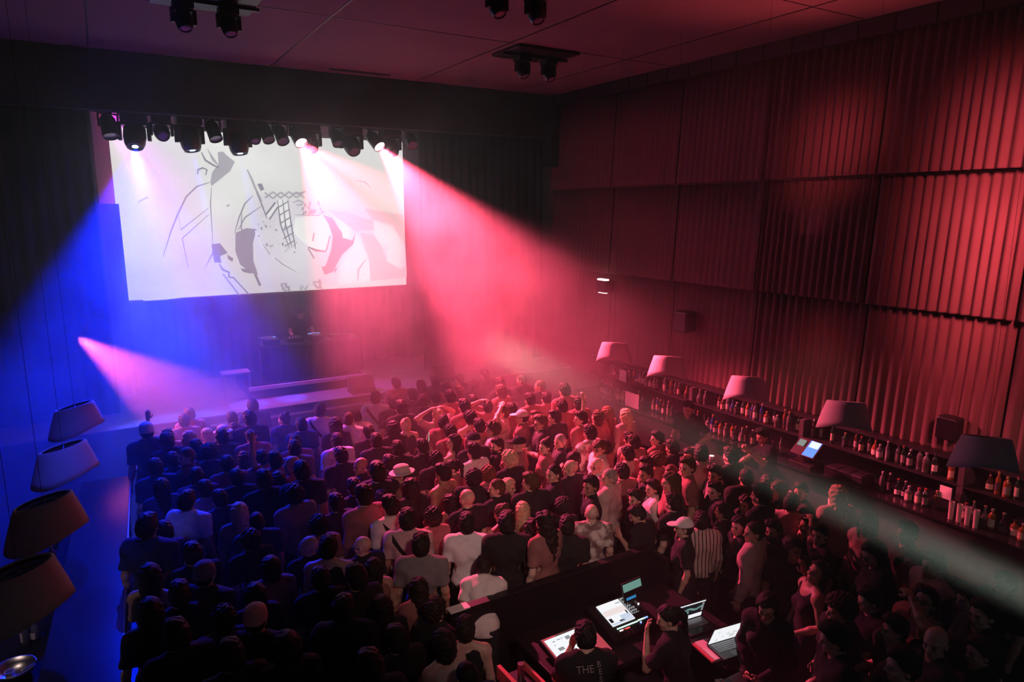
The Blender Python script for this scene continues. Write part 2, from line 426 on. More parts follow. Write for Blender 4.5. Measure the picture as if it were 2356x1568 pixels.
def hair_mesh(kind):
    key = ('h', kind)
    if key in CACHE: return CACHE[key]
    lo = np.array((-.19, -.20, -.30 if kind in ('long', 'wavy') else (-.12 if kind in ('bob', 'pony') else -.02))); hi = np.array((.19, .22, .36))
    v = Vol(*grid(lo, hi, .0065)); c = (0, -.012, .150)
    def cranium(g): v.ell(c, (.077 + g, .098 + g, .092 + g), None, .02)
    if kind in ('short', 'crop', 'side', 'fringe'):
        g = dict(short=.018, crop=.006, side=.022, fringe=.02)[kind]; cranium(g)
        v.ell((0, -.045, .10), (.070 + g * .6, .062 + g * .6, .07), None, .03)
        if kind == 'short': v.ell((0, .02, .235), (.07, .075, .03), None, .03)
        if kind == 'side': v.ell((.02, .03, .232), (.075, .075, .038), None, .03)
        if kind == 'crop': pass
        v.wobble(.0035 if kind != 'crop' else .0012, 70, 3)
    elif kind == 'curly': cranium(.030); v.ell((0, -.04, .11), (.09, .085, .08), None, .03); v.wobble(.008, 75, 1)
    elif kind == 'afro': v.ell((0, -.025, .165), (.145, .150, .135), None, .02); v.wobble(.006, 90, 5)
    elif kind in ('long', 'wavy'):
        cranium(.020); w = .1 if kind == 'wavy' else .088
        v.ell((0, -.06, .06), (w, .068, .16), None, .04); v.ell((0, -.075, -.11), (w * .95, .045, .17), None, .04)
        for s in (-1, 1): v.ell((s * .078, -.005, .06), (.022, .045, .11), None, .03)
        v.wobble(.004 if kind == 'long' else .009, 55 if kind == 'long' else 42, 2)
    elif kind == 'bob': cranium(.022); v.ell((0, -.03, .06), (.100, .090, .095), None, .03); v.wobble(.004, 60, 2)
    elif kind == 'bun': cranium(.014); v.ell((0, -.075, .235), (.045, .045, .042), None, .015); v.ell((0, -.05, .09), (.07, .06, .06), None, .03); v.wobble(.003, 80, 2)
    elif kind == 'pony': cranium(.014); v.cone((0, -.105, .19), (0, -.145, .12), .030, .034, .02); v.cone((0, -.145, .12), (0, -.125, -.06), .034, .014, .02); v.wobble(.003, 80, 2)
    elif kind == 'beanie': cranium(.016); v.ell((0, -.025, .215), (.082, .098, .06), None, .03); v.cone((-.05, -.10, .125), (.05, -.10, .125), .012, .012, .02); v.wobble(.0012, 120, 2)
    elif kind == 'cap': cranium(.014); v.ell((0, .115, .178), (.072, .085, .010), None, .012); v.ell((0, -.012, .262), (.01, .01, .008), None, .005)
    elif kind == 'bucket':
        cranium(.014); v.ell((0, -.012, .16), (.150, .170, .018), None, .02); v.ell((0, -.012, .225), (.085, .10, .04), None, .03)
    elif kind == 'beard':
        v.ell((0, .03, .066), (.062, .070, .072), None, .02); v.ell((0, .075, .025), (.034, .032, .03), None, .02); v.wobble(.004, 80, 1)
        v.plane_cut((0, 0, 1), (0, 0, .085)); v.ell((0, .10, .062), (.02, .05, .011), None, .006, True); v.plane_cut((0, -1, 0), (0, .0, 0))
    if kind in ('cap', 'beanie', 'bucket'):
        X, Y, Z = np.meshgrid(*v.ax, indexing='ij', sparse=True)
        lim = .150 + (.0 if kind != 'beanie' else -.02) + .12 * np.clip(Y, -.1, .1) * (1 if kind == 'beanie' else .12)
        v.F = np.maximum(v.F, (lim - Z)).astype(np.float32) if kind != 'bucket' else np.maximum(v.F, .142 - Z).astype(np.float32)
    elif kind != 'beard':
        X, Y, Z = np.meshgrid(*v.ax, indexing='ij', sparse=True)
        hl = .198 if kind not in ('crop',) else .206
        if kind == 'fringe': hl = .158
        face = np.maximum(.012 + .55 * (Z - .12).clip(0, .1) * 1.2 - Y, Z - hl - .35 * (np.abs(X) < .2) * (.09 - Y).clip(0, .09))     # opening in front of the face
        v.F = np.maximum(v.F, -np.maximum(face, -.5)).astype(np.float32)
        if kind in ('short', 'crop', 'side', 'fringe', 'curly', 'bun', 'pony', 'afro'):
            nape = .045 if kind != 'afro' else .06
            if kind != 'pony': v.plane_cut((0, 0, -1), (0, 0, nape))
            for s in (-1, 1): v.ell((s * .088, .012, .085), (.03, .034, .045), None, .01, True)
    me, _ = v.mesh(kind); me.materials.append(M['cloth'] if kind in ('cap', 'beanie', 'bucket') else M['hair'])
    CACHE[key] = me; return me
def glasses_mesh():
    if 'gl' in CACHE: return CACHE['gl']
    b = MB()
    for s in (-1, 1):
        pts = [(s * .033 + .026 * math.cos(t), .104 - .004 * abs(math.cos(t)), .120 + .019 * math.sin(t)) for t in [2 * PI * q / 12 for q in range(13)]]
        b.tube(pts, .0028, 6); b.tube([(s * .059, .100, .124), (s * .083, .0, .126)], .0028, 6)
    b.tube([(-.008, .106, .122), (.008, .106, .122)], .0026, 6)
    o = b.build('glasses', M['gloss']); me = o.data; bpy.data.objects.remove(o); CACHE['gl'] = me; return me
HAIRC = dict(d=(.022,.013,.010), k=(.010,.008,.008), b=(.085,.045,.022), l=(.62,.46,.28), g=(.30,.27,.25), r=(.16,.055,.025), w=(.80,.78,.76), p=(.75,.45,.42))
TOPC = dict(w=(.78,.75,.72), k=(.016,.015,.017), g=(.20,.19,.19), r=(.30,.13,.12), p=(.50,.36,.34), n=(.03,.04,.09), b=(.09,.055,.045), c=(.62,.56,.50))
PARTN = dict(tee='t_shirt', long='long_sleeve_top', shirt='shirt', tank='tank_top', hoodie='hoodie')
def child(name, me, parent, col=None, mtx=None):
    o = bpy.data.objects.new(name, me); C.objects.link(o); o.parent = parent
    if mtx is not None: o.matrix_local = mtx
    if col: o.color = (*col, 1)
    return o
def head_matrix(pose):
    T, Rt, H, Rh, piv, ra, la = body_frames(pose)
    return Matrix.Translation(Vector(piv)) @ Matrix([list(r) for r in Rh]).to_4x4()
def make_person(loc, rz, height, pose, fem, hair, hcol, top, tcol, skin, extras=(), dz=0):
    o = bpy.data.objects.new('person', body_mesh(pose, fem)); C.objects.link(o)
    s = height / 1.74
    o.location = (loc[0], loc[1], loc[2] + dz); o.rotation_euler = (0, 0, rz); o.scale = (s, s, s); o.color = (*skin, 1)
    HM = head_matrix(pose)
    if hair: child('hair' if hair not in ('cap', 'beanie', 'bucket') else {'bucket': 'hat'}.get(hair, hair), hair_mesh(hair), o, hcol, HM)
    if hair in ('cap', 'beanie', 'bucket') and 'undercap' not in extras: child('hair', hair_mesh('crop'), o, HAIRC['d'], HM)
    child(PARTN[top], cloth_mesh(top, pose, fem), o, tcol)
    child('trousers', cloth_mesh('trousers', pose, fem), o)
    if 'beard' in extras: child('beard', hair_mesh('beard'), o, hcol, HM)
    if 'glasses' in extras: child('glasses', glasses_mesh(), o, None, HM)
    if 'strap' in extras:
        if 'strap' not in CACHE:
            P = body_prims('stand', False); v = Vol(*grid((-.3, -.24, .85), (.3, .26, 1.6), .008))
            run_prims(v, P, ('torso', 'trap', 'arm'), .027, .015); v.wobble(.0045, 24, 2)
            X, Y, Z = np.meshgrid(*v.ax, indexing='ij', sparse=True)
            v.F = np.maximum(v.F, np.abs((X * .80 + (Z - 1.24) * .60)) - .020).astype(np.float32)
            v.F = np.maximum(v.F, np.abs(X) - .165).astype(np.float32)
            me, _ = v.mesh('shoulder_strap'); me.materials.append(M['blackcloth']); CACHE['strap'] = me
        child('shoulder_strap', CACHE['strap'], o)
    return o
# ------------------------------------------------------------------ setting
CEIL = 7.65; YB = 16.75
def wall_r(y): return 10.02 - .014 * y          # inner face of the right wall
def wall_l(y): return -2.55 + .02 * y
b = MB(); b.box((-3.2, -2.5, -.12), (10.6, YB + .2, 0)); struct(b.build('floor', M['floor']), 'dark club floor under the crowd')
b = MB(); b.box((-3.2, -2.5, CEIL), (10.6, YB + .2, CEIL + .15)); ceil = struct(b.build('ceiling', M['ceil']), 'flat painted ceiling lit dim red')
b = MB()
for x in (.2, 3.15, 6.1, 8.55): b.box((x - .012, -2.4, CEIL - .006), (x + .012, 14.1, CEIL + .01))
for y in (2.2, 6.4, 10.2): b.box((-2.6, y - .008, CEIL - .005), (9.7, y + .008, CEIL + .01))
struct(b.build('trim_1', M['black']), 'thin dark joints between the ceiling boards')
b = MB(); b.add([(wall_r(-2.5)+.12,-2.5,0),(wall_r(YB)+.12,YB,0),(wall_r(YB)+.12,YB,CEIL),(wall_r(-2.5)+.12,-2.5,CEIL),(10.6,-2.5,0),(10.6,YB,0),(10.6,YB,CEIL),(10.6,-2.5,CEIL)],
      [(0,1,2,3),(5,4,7,6),(1,5,6,2),(4,0,3,7),(3,2,6,7),(4,5,1,0)]); struct(b.build('wall_right', M['wall']), 'dark wall behind the pleated curtains')
b = MB(); b.add([(wall_l(-2.5),-2.5,0),(wall_l(YB),YB,0),(wall_l(YB),YB,CEIL),(wall_l(-2.5),-2.5,CEIL),(-3.2,-2.5,0),(-3.2,YB,0),(-3.2,YB,CEIL),(-3.2,-2.5,CEIL)],
      [(1,0,3,2),(4,5,6,7),(5,1,2,6),(0,4,7,3),(2,3,7,6),(5,4,0,1)]); struct(b.build('wall_left', M['wall']), 'dark side wall behind the left bar')
b = MB(); b.box((-3.2, YB, 0), (10.6, YB + .2, CEIL)); struct(b.build('wall_stage', M['wall']), 'dark back wall of the stage')
# pelmet across the stage opening
b = MB(); b.box((-2.3, 14.12, 6.66), (9.5, 14.34, CEIL - .02)); struct(b.build('trim_2', M['blackcloth'], bevel=.01), 'deep dark pelmet above the stage opening')
b = MB(); b.box((9.5, 14.0, 6.0), (9.72, 14.34, CEIL - .02)); struct(b.build('trim_3', M['black'], bevel=.01), 'dark end box of the pelmet beside the right wall')
# dark cornice along the right wall and under the ceiling
b = MB()
for k in range(30):
    y0 = -2.3 + k * .55; b.box((wall_r(y0) - .20, y0, 7.40), (wall_r(y0) + .12, y0 + .53, CEIL - .01))
struct(b.build('trim_4', M['black']), 'black slotted cornice between the right curtains and the ceiling')
# pleated curtains on the right wall: three tiers, panels about two metres wide
def pleats(y0, y1, z0, z1, xf, amp=.036, pitch=.14, hang=.12, n=10, seed=0):
    b = MB(); rr = random.Random(seed); cols = []
    y = y0; k = 0
    while y < y1 - 1e-6:
        p = pitch * rr.uniform(.85, 1.15); p = min(p, y1 - y) if y1 - y - p > .04 else y1 - y
        a = amp * rr.uniform(.8, 1.15)
        for q in range(n):
            t = q / n; cols.append((y + p * t, a * (.5 - .5 * math.cos(2 * PI * t)) ** .7))
        y += p
    cols.append((y1, 0))
    zs = [z0, z0 + .02, (z0 + z1) / 2, z1]
    for i, (yy, d) in enumerate(cols):
        for z in zs:
            h = hang * (z1 - z) / (z1 - z0)
            b.v.append((xf(yy) - .02 - d - h, yy, z))
    m = len(zs)
    for i in range(len(cols) - 1):
        for j in range(m - 1):
            b.f.append([i * m + j, i * m + j + 1, (i + 1) * m + j + 1, (i + 1) * m + j]); b.m.append(0)
    return b
tiers = [('lowest', 1.70, 3.58), ('middle', 3.60, 5.46), ('top', 5.48, 7.42)]
ys = [-2.0, 0, 2, 4.05, 6.05, 8.05, 10.05, 12.0, 14.3]
nth = ['nearest the stage', 'second from the stage', 'third from the stage', 'fourth from the stage', 'fifth from the stage', 'sixth from the stage']
for ti, (tn, z0, z1) in enumerate(tiers):
    for k in range(2, 8):
        o = pleats(ys[k] + .012, ys[k + 1] - .012, z0, z1, wall_r, amp=.055 if k < 5 else .016, seed=ti * 10 + k).build('curtain', M['curtain'], smooth=True)
        sm = o.modifiers.new('thick', 'SOLIDIFY'); sm.thickness = .006
        o.location = (0, 0, 0)
        tag(o, f'dark red pleated curtain panel, {tn} tier of the right wall, {nth[7 - k]}', 'curtain', 'pleated curtain panels on the right wall')
b = MB()
for z in (3.585, 5.465):
    for k in range(2, 8): b.box((wall_r(ys[k]) - .07, ys[k], z - .008), (wall_r(ys[k]) + .1, ys[k + 1] - .02, z + .008))
struct(b.build('trim_5', M['curtain']), 'thin rails between the curtain tiers')
# stage drapes
def drape(name, x0, x1, y, z0, z1, label, amp=.07, pitch=.22, seed=1):
    bb = pleats(x0, x1, z0, z1, lambda t: 0, amp, pitch, 0, 8, seed)
    bb.v = [(p[1], y + p[0], p[2]) for p in bb.v]
    bb.f = [f[::-1] for f in bb.f]
    o = bb.build(name, M['blackcloth'], smooth=True); sm = o.modifiers.new('t', 'SOLIDIFY'); sm.thickness = .008
    return tag(o, label, 'curtain')
drape('stage_curtain', -2.2, .10, 14.55, 0.0, 7.3, 'tall black stage curtain left of the projection screen')
drape('stage_curtain', 6.42, 9.75, 14.75, 1.22, 7.3, 'tall black stage curtain right of the projection screen', seed=4)
drape('stage_curtain', .1, 9.0, 16.62, 1.22, 4.2, 'black backdrop curtain behind the mixing table on stage', seed=6)
drape('masking_drape', -.25, .47, 16.0, 1.22, 5.1, 'short black masking drape below the left border of the screen', seed=9)
# stage
b = MB(); b.box((-2.2, 13.4, 0), (9.75, YB, 1.2)); st = b.build('stage', [M['wall']], bevel=.01)
tag(st, 'low dark stage at the front of the hall', 'stage')
b = MB(); b.box((-2.2, 13.37, 1.2), (9.75, YB - .02, 1.222)); b.build('stage_deck', M['deck'], st)
b = MB(); b.box((1.5, 13.33, 1.03), (6.0, 13.37, 1.07)); b.build('cable_rail', M['riser'], st)
ri = thing('riser', 'raised platform with a pale front edge under the mixing table', 'platform', (3.6, 14.95, 1.222))
b = MB(); b.box((-1.23, -.72, 0), (1.2, .8, .22)); b.build('deck', M['black'], ri)
b = MB(); b.box((-1.23, -.76, .17), (1.2, -.72, .245)); b.build('front_edge', M['riser'], ri)
# mixing table with gear
dt = thing('mixing_table', 'black draped table for the music gear on the stage platform', 'table', (3.82, 14.98, 1.445))
b = MB(); b.box((-1.09, -.32, .70), (1.09, .34, .75)); b.build('tabletop', M['black'], dt, bevel=.006)
bb = pleats(-1.08, 1.08, 0.0, .70, lambda t: 0, .03, .16, 0, 6, 3); bb.v = [(p[1], -.30 + p[0], p[2]) for p in bb.v]; bb.f = [f[::-1] for f in bb.f]
bb.build('table_skirt', M['blackcloth'], dt, smooth=True)
for sx in (-1, 1):
    b = MB(); b.cyl((sx * 1.0, .25, 0), (sx * 1.0, .25, .70), .025); b.build('leg', M['steel'], dt)
def deck_player(x, y, label, knob=True):
    t = thing('media_player', label, 'player', (x, y, 2.195), R.uniform(-.05, .05), 'media players on the mixing table')
    b = MB(); b.box((-.16, -.2, 0), (.16, .2, .10)); b.build('case', M['black'], t, bevel=.008)
    b = MB(); b.lathe([(0, .12), (.09, .12), (.10, .115), (.102, .10)], 28); b.build('jog_wheel', M['steel'], t, smooth=False).location = (0, -.05, 0)
    b = MB(); b.box((-.12, .08, .10), (.12, .18, .112)); b.build('display', M['dsp'], t)
M['dsp'] = emat('blue_display', (.25, .35, 1), 1.2)
deck_player(3.0, 14.98, 'black media player at the left end of the mixing table')
deck_player(3.95, 14.98, 'black media player in the middle of the mixing table')
t = thing('mixer', 'black mixer between the players on the stage table', 'mixer', (3.48, 14.98, 2.195))
b = MB(); b.box((-.17, -.2, 0), (.17, .2, .09)); b.build('case', M['black'], t, bevel=.008)
for i in range(4):
    b = MB()
    for j in range(3): b.cyl((-.11 + i * .073, .02 + j * .06, .09), (-.11 + i * .073, .02 + j * .06, .112), .014, .011, 10)
    b.build('knob_row', M['gloss'], t)
for i in range(4):
    b = MB(); b.box((-.12 + i * .073, -.12 + .02 * i, .09), (-.10 + i * .073, -.09 + .02 * i, .115)); b.build('fader', M['white'], t)
t = thing('drum_machine', 'small box of pads at the right end of the mixing table', 'music device', (4.45, 14.95, 2.195), .1)
b = MB(); b.box((-.2, -.15, 0), (.2, .15, .07)); b.build('case', M['black'], t, bevel=.006)
for i in range(8):
    b = MB(); b.box((-.17 + (i % 4) * .09, -.1 + (i // 4) * .1, .07), (-.10 + (i % 4) * .09, -.03 + (i // 4) * .1, .08)); b.build('pad', M['steel'], t)
t = thing('laptop_stand', 'pale folding laptop stand beside the left media player', 'stand', (2.86, 14.80, 2.195), .3)
b = MB(); b.box((-.10, -.012, 0), (-.08, .012, .16)); b.box((.08, -.012, 0), (.10, .012, .16)); b.build('leg_pair', M['steel'], t)
b = MB(); b.box((-.13, -.12, .155), (.13, .10, .168)); b.build('plate', M['steel'], t)
t = thing('side_table', 'small open side table left of the platform on stage', 'table', (2.18, 14.55, 1.222))
b = MB(); b.box((-.27, -.18, .50), (.27, .18, .54)); b.build('tabletop', M['deck'], t, bevel=.005)
for sx in (-1, 1):
    for sy in (-1, 1):
        b = MB(); b.box((sx * .24 - .02, sy * .15 - .02, 0), (sx * .24 + .02, sy * .15 + .02, .50)); b.build('leg', M['deck'], t)
for x, yy, lab in ((4.5, 13.62, 'black wedge stage monitor at the stage lip, below the mixing table'), (6.4, 13.65, 'black wedge stage monitor at the stage lip, right of the platform')):
    t = thing('stage_monitor', lab, 'speaker', (x, yy, 1.222), 0, 'stage monitors along the lip')
    b = MB(); b.add([(-.25,-.16,0),(.25,-.16,0),(.25,.2,0),(-.25,.2,0),(-.25,-.16,.10),(.25,-.16,.10),(.25,.02,.34),(-.25,.02,.34),(.25,.2,.30),(-.25,.2,.30)],
        [(3,2,1,0),(0,1,5,4),(4,5,6,7),(7,6,8,9),(9,8,2,3),(0,4,7,9,3),(1,2,8,6,5)]); b.build('cabinet', M['black'], t, bevel=.008)
    b = MB(); b.add([(-.22,-.158,.02),(.22,-.158,.02),(.22,-.163,.09),(-.22,-.163,.09)], [(0,1,2,3)]); b.build('grille', M['gloss'], t)
# ------------------------------------------------------------------ projection screen with the projected picture
SX0, SX1, SZ0, SZ1, SY = .42, 6.62, 3.14, 6.60, 16.2
sc = thing('projection_screen', 'large bright projection screen hanging above the stage', 'screen', (0, SY, 0))
b = MB(); b.box((.14, 0, 3.10), (7.04, .02, 7.3)); b.build('screen_fabric', M['screen_off'], sc)
b = MB(); b.cyl((.1, .01, 3.09), (7.08, .01, 3.09), .03, n=10); b.build('bottom_bar', M['black'], sc)
ES = 1.55
PC = [emat('picture_%d' % i, c, ES * s) for i, (c, s) in enumerate([((.80,.80,.78), .85), ((.80,.80,.79), 1.0), ((.50,.47,.53), .72), ((.40,.37,.46), .6), ((.80,.58,.60), .90), ((.46,.42,.50), .62), ((.72,.68,.74), .95)])]
pb = MB()
def sp(u, v, l): return (SX0 + (SX1 - SX0) * u, -.004 - l * .0012, SZ1 - (SZ1 - SZ0) * v)
def poly(pts, mi, l): pb.add([sp(u, v, l) for u, v in pts], [tuple(range(len(pts)))], mi)
def stroke(pts, w, mi, l):
    n = len(pts); L = []; Rr = []
    asp = (SX1 - SX0) / (SZ1 - SZ0)
    for i, (u, v) in enumerate(pts):
        a = pts[max(i - 1, 0)]; c = pts[min(i + 1, n - 1)]
        dx, dy = (c[0] - a[0]) * asp, c[1] - a[1]; q = math.hypot(dx, dy) or 1
        ww = w * (1 if 0 < i < n - 1 or n == 2 else .5)
        L.append((u - dy / q * ww / asp, v + dx / q * ww)); Rr.append((u + dy / q * ww / asp, v - dx / q * ww))
    for i in range(n - 1): poly([L[i], L[i + 1], Rr[i + 1], Rr[i]], mi, l)
poly([(0,0),(1,0),(1,1),(0,1)], 0, 0)
Z = lambda x, y: ((x - 210) / 1945, (y - 215 - (x - 210) * .048) / (1090 - (x - 210) * .055))     # zoom pixels of the screen to picture u, v
def zp(*q): return [Z(q[i], q[i + 1]) for i in range(0, len(q), 2)]
poly(zp(1000,640, 2150,800, 2160,1240, 1060,1290), 6, 1)
poly(zp(300,330, 700,280, 740,1290, 310,1320), 6, 1)
# pale shapes, bands and outlines of the abstract line drawing
poly(zp(835,370, 870,365, 890,390, 940,430, 905,490, 780,585, 775,560, 790,500, 835,440), 2, 2)
poly(zp(770,340, 800,390, 830,440, 825,450, 795,420), 2, 2)
stroke(zp(735,370, 755,420, 800,450, 840,470), .006, 3, 3); stroke(zp(700,510, 705,480, 735,468, 760,480, 750,515), .005, 3, 3)
stroke(zp(770,560, 690,585, 620,650, 560,760, 510,870, 450,1030), .004, 3, 3)
stroke(zp(780,590, 765,700, 760,960), .003, 3, 3)
poly(zp(565,770, 570,860, 750,725, 750,765, 575,915, 595,1120, 555,1130, 540,960, 450,1050, 520,920, 545,860), 6, 2)
stroke(zp(565,770, 570,860, 750,725), .003, 3, 3); stroke(zp(750,765, 575,915, 595,1110), .003, 3, 3)
poly(zp(750,960, 805,955, 850,1020, 800,1040, 805,1085, 760,1080), 3, 2)
poly(zp(700,1110, 760,1000, 760,1020, 690,1130), 3, 2); poly(zp(845,1030, 885,1060, 875,1080, 850,1060), 3, 3)
stroke(zp(790,1090, 810,1130, 850,1150, 845,1180, 880,1190), .006, 3, 3)
stroke(zp(810,1160, 920,1330), .004, 3, 3); stroke(zp(870,1180, 985,1325), .004, 3, 3)
poly(zp(910,890, 900,1010, 925,1100, 990,1160, 1040,1175, 1015,1080, 1020,960, 1050,870, 985,860), 5, 2)
poly(zp(925,1125, 985,1140, 990,1165, 940,1150), 3, 3); stroke(zp(1020,1170, 1050,1250), .008, 3, 3)
stroke(zp(1040,650, 985,700, 940,790, 905,890), .004, 3, 3); stroke(zp(1090,720, 980,790, 930,870), .004, 3, 3); stroke(zp(960,760, 950,860, 970,930), .004, 3, 3)
stroke(zp(1040,880, 1080,980, 1160,1070, 1240,1130, 1310,1165), .007, 1, 3); stroke(zp(1055,930, 1130,1040, 1220,1115, 1310,1168), .004, 3, 3)
# slanted lattice
for q in (zp(1065,625, 1100,720, 1125,800), zp(1205,680, 1215,840, 1265,1000), zp(1275,680, 1290,850, 1310,1010), zp(1240,680, 1250,850, 1285,1000)): stroke(q, .005, 3, 4)
poly(zp(1205,680, 1275,680, 1285,840, 1225,870), 1, 3)
for k in range(6): stroke(zp(1205 + k * 6, 730 + k * 52, 1280 + k * 6, 690 + k * 52), .004, 3, 4)
for k in range(5): stroke(zp(1120 + k * 55, 630 + (k % 2) * 40, 1175 + k * 55, 670 - (k % 2) * 40), .005, 2, 4); stroke(zp(1120 + k * 55, 665 - (k % 2) * 40, 1175 + k * 55, 630 + (k % 2) * 40), .005, 2, 4)
poly(zp(1120,780, 1190,700, 1205,720, 1140,805), 1, 4); stroke(zp(1115,780, 1190,695), .006, 3, 5); stroke(zp(1140,808, 1205,725), .005, 3, 5)
poly(zp(1075,575, 1105,570, 1120,610, 1095,620), 3, 3); stroke(zp(1015,480, 1040,540, 1060,600, 1100,690), .007, 2, 3); stroke(zp(1300,640, 1370,640, 1405,625), .008, 2, 3)
rr = random.Random(5)
for k in range(26):       # scattered flecks around the lattice
    x = rr.uniform(1060, 1320); y = 800 + rr.uniform(0, 170) + (x - 1060) * .3; s = rr.uniform(6, 17); a = rr.uniform(0, PI)
    poly(zp(*[c for q in range(4) for c in (x + s * math.cos(a + q * 1.57) * (1 if q % 2 else .5), y + s * math.sin(a + q * 1.57) * (1 if q % 2 else .5))]), 2 if k % 3 else 3, 4)
for k in range(16):
    x = rr.uniform(1380, 1510); y = rr.uniform(680, 770); stroke(zp(x, y, x + rr.uniform(-15, 15), y + rr.uniform(10, 30)), .006, 2, 4)
stroke(zp(1310,700, 1350,685, 1385,700, 1370,715, 1330,715), .005, 2, 4); stroke(zp(1320,780, 1480,790, 1540,760), .004, 2, 4)
poly(zp(1320,800, 1480,790, 1530,800, 1570,900, 1560,960, 1530,1030, 1430,1010, 1360,960, 1300,900), 1, 3)
stroke(zp(1400,1000, 1460,1025, 1530,1035), .008, 3, 5); stroke(zp(1450,905, 1435,960), .004, 3, 5); stroke(zp(1400,1010, 1440,1080), .004, 3, 5); stroke(zp(1530,1030, 1565,930), .004, 3, 5)
poly(zp(1520,785, 1590,810, 1640,890, 1730,970, 1760,910, 1740,990, 1650,1060, 1570,1180, 1510,1195, 1490,1140, 1520,1135, 1570,1020, 1585,930, 1560,850), 5, 3)
poly(zp(1600,815, 1660,830, 1720,880, 1715,960, 1660,945, 1650,880), 1, 4)
poly(zp(1560,750, 1700,770, 1800,810, 1900,830, 1905,900, 1800,900, 1760,910, 1720,880, 1640,820), 4, 2)
poly(zp(1840,750, 1960,770, 2150,800, 2155,1020, 2060,870, 1900,830), 4, 2)
poly(zp(1905,840, 2050,880, 2130,1000, 2110,1175, 2000,1120, 2010,1000, 1960,1010, 1905,930), 1, 3)
poly(zp(1790,910, 1900,930, 1960,1010, 2000,1120, 2110,1180, 2160,1150, 2160,1240, 1860,1255, 1860,1110), 4, 2)
poly(zp(1760,920, 1810,1000, 1855,1120, 1860,1250, 1600,1275, 1640,1120, 1740,1000), 1, 2)
stroke(zp(1830,1100, 1770,1170, 1760,1250), .006, 2, 3); poly(zp(1580,1165, 1610,1145, 1590,1185), 3, 3)
stroke(zp(1780,560, 1850,570, 1890,610), .004, 2, 3); stroke(zp(335,680, 390,650, 400,655), .006, 2, 3); stroke(zp(865,715, 885,705), .005, 2, 3)
for q in (zp(1225,1240, 1195,1245, 1205,1280, 1235,1300), zp(1225,1240, 1230,1275), zp(1245,1262, 1246,1300), zp(1330,1260, 1325,1300, 1350,1265, 1355,1298, 1385,1262), zp(1420,1245, 1450,1280, 1495,1290), zp(1425,1240, 1480,1245, 1470,1280), zp(1470,1225, 1475,1290)):
    stroke(q, .008, 2, 5)
pb.build('projected_picture', PC, sc)
# ------------------------------------------------------------------ stage lights on their pipe
t = thing('lighting_pipe', 'long dark lighting pipe hung under the pelmet in front of the screen', 'lighting truss', (0, 14.75, 6.72))
for dz in (0, .2):
    b = MB(); b.cyl((.15, 0, dz), (6.6, 0, dz), .028, n=10); b.build('pipe', M['black'], t)
b = MB()
for k in range(26): b.cyl((.2 + k * .25, 0, 0 if k % 2 else .2), (.45 + k * .25, 0, .2 if k % 2 else 0), .012, n=6)
b.build('lattice', M['black'], t)
b = MB()
rr = random.Random(3)
pts = [(.2 + k * .16, -.02 + rr.uniform(-.03, .03), -.02 + rr.uniform(-.05, .04)) for k in range(40)]; b.tube(pts, .016, 6); b.build('cable', M['gloss'], t)
for x in (.6, 3.3, 6.1):
    b = MB(); b.cyl((x, 0, .2), (x, 0, CEIL - 6.72), .012, n=6); b.build('hanger', M['black'], t)
LENS = dict(off=M['lensoff'], blue=emat('lens_blue', (.35,.45,1), 25), pink=emat('lens_pink', (1,.45,.5), 25))
def aim_matrix(o, tgt):
    d = (Vector(tgt) - Vector(o)).normalized(); return d.to_track_quat('-Z', 'Y').to_matrix()
def moving_head(x, y, z, tgt, size, lens, label, group, parent_z=None):
    """base clamps on the pipe at z; yoke; tilting head with lens"""
    t = thing('moving_head_light', label, 'stage light', (x, y, z), 0, group)
    s = size
    b = MB(); b.box((-.42*s, -.38*s, -.30*s), (.42*s, .38*s, 0)); b.build('base', M['black'], t, bevel=.02*s)
    b = MB(); b.cyl((0, 0, 0), (0, 0, .14*s), .1*s, n=10); b.build('clamp', M['steel'], t)
    d = (Vector(tgt) - Vector((x, y, z - .75*s))).normalized()
    yaw = math.atan2(d.y, d.x) - PI / 2
    Ry = Matrix.Rotation(yaw, 4, 'Z')
    b = MB()
    for q in (-1, 1): b.box((q*.46*s - .06*s, -.15*s, -.92*s), (q*.46*s + .06*s, .15*s, -.30*s), M=Ry)
    b.box((-.52*s, -.15*s, -.40*s), (.52*s, .15*s, -.30*s), M=Ry); b.build('yoke', M['black'], t, bevel=.02*s)
    q = d.to_track_quat('-Z', 'Y').to_matrix().to_4x4(); HMx = Matrix.Translation((0, 0, -.75*s)) @ q
    b = MB(); b.lathe([(0, .42*s), (.26*s, .40*s), (.36*s, .26*s), (.37*s, -.05*s), (.33*s, -.32*s), (.27*s, -.46*s), (.22*s, -.46*s), (.21*s, -.42*s)], 20, M=HMx)
    h = b.build('head', M['black'], t, smooth=False)
    if lens == 'off': b = MB(); b.lathe([(0, -.435*s), (.15*s, -.432*s), (.215*s, -.42*s)], 20, M=HMx); b.build('lens', LENS[lens], h)
    else:
        b = MB(); b.lathe([(.10*s, -.44*s), (.215*s, -.42*s)], 20, M=HMx); b.build('lens_ring', M['gloss'], h)
        b = MB(); b.lathe([(0, -.45*s), (.06*s, -.448*s), (.10*s, -.44*s)], 16, M=HMx); b.build('lens', LENS[lens], h)
    return Vector((x, y, z - .75*s)) + d * .52 * s
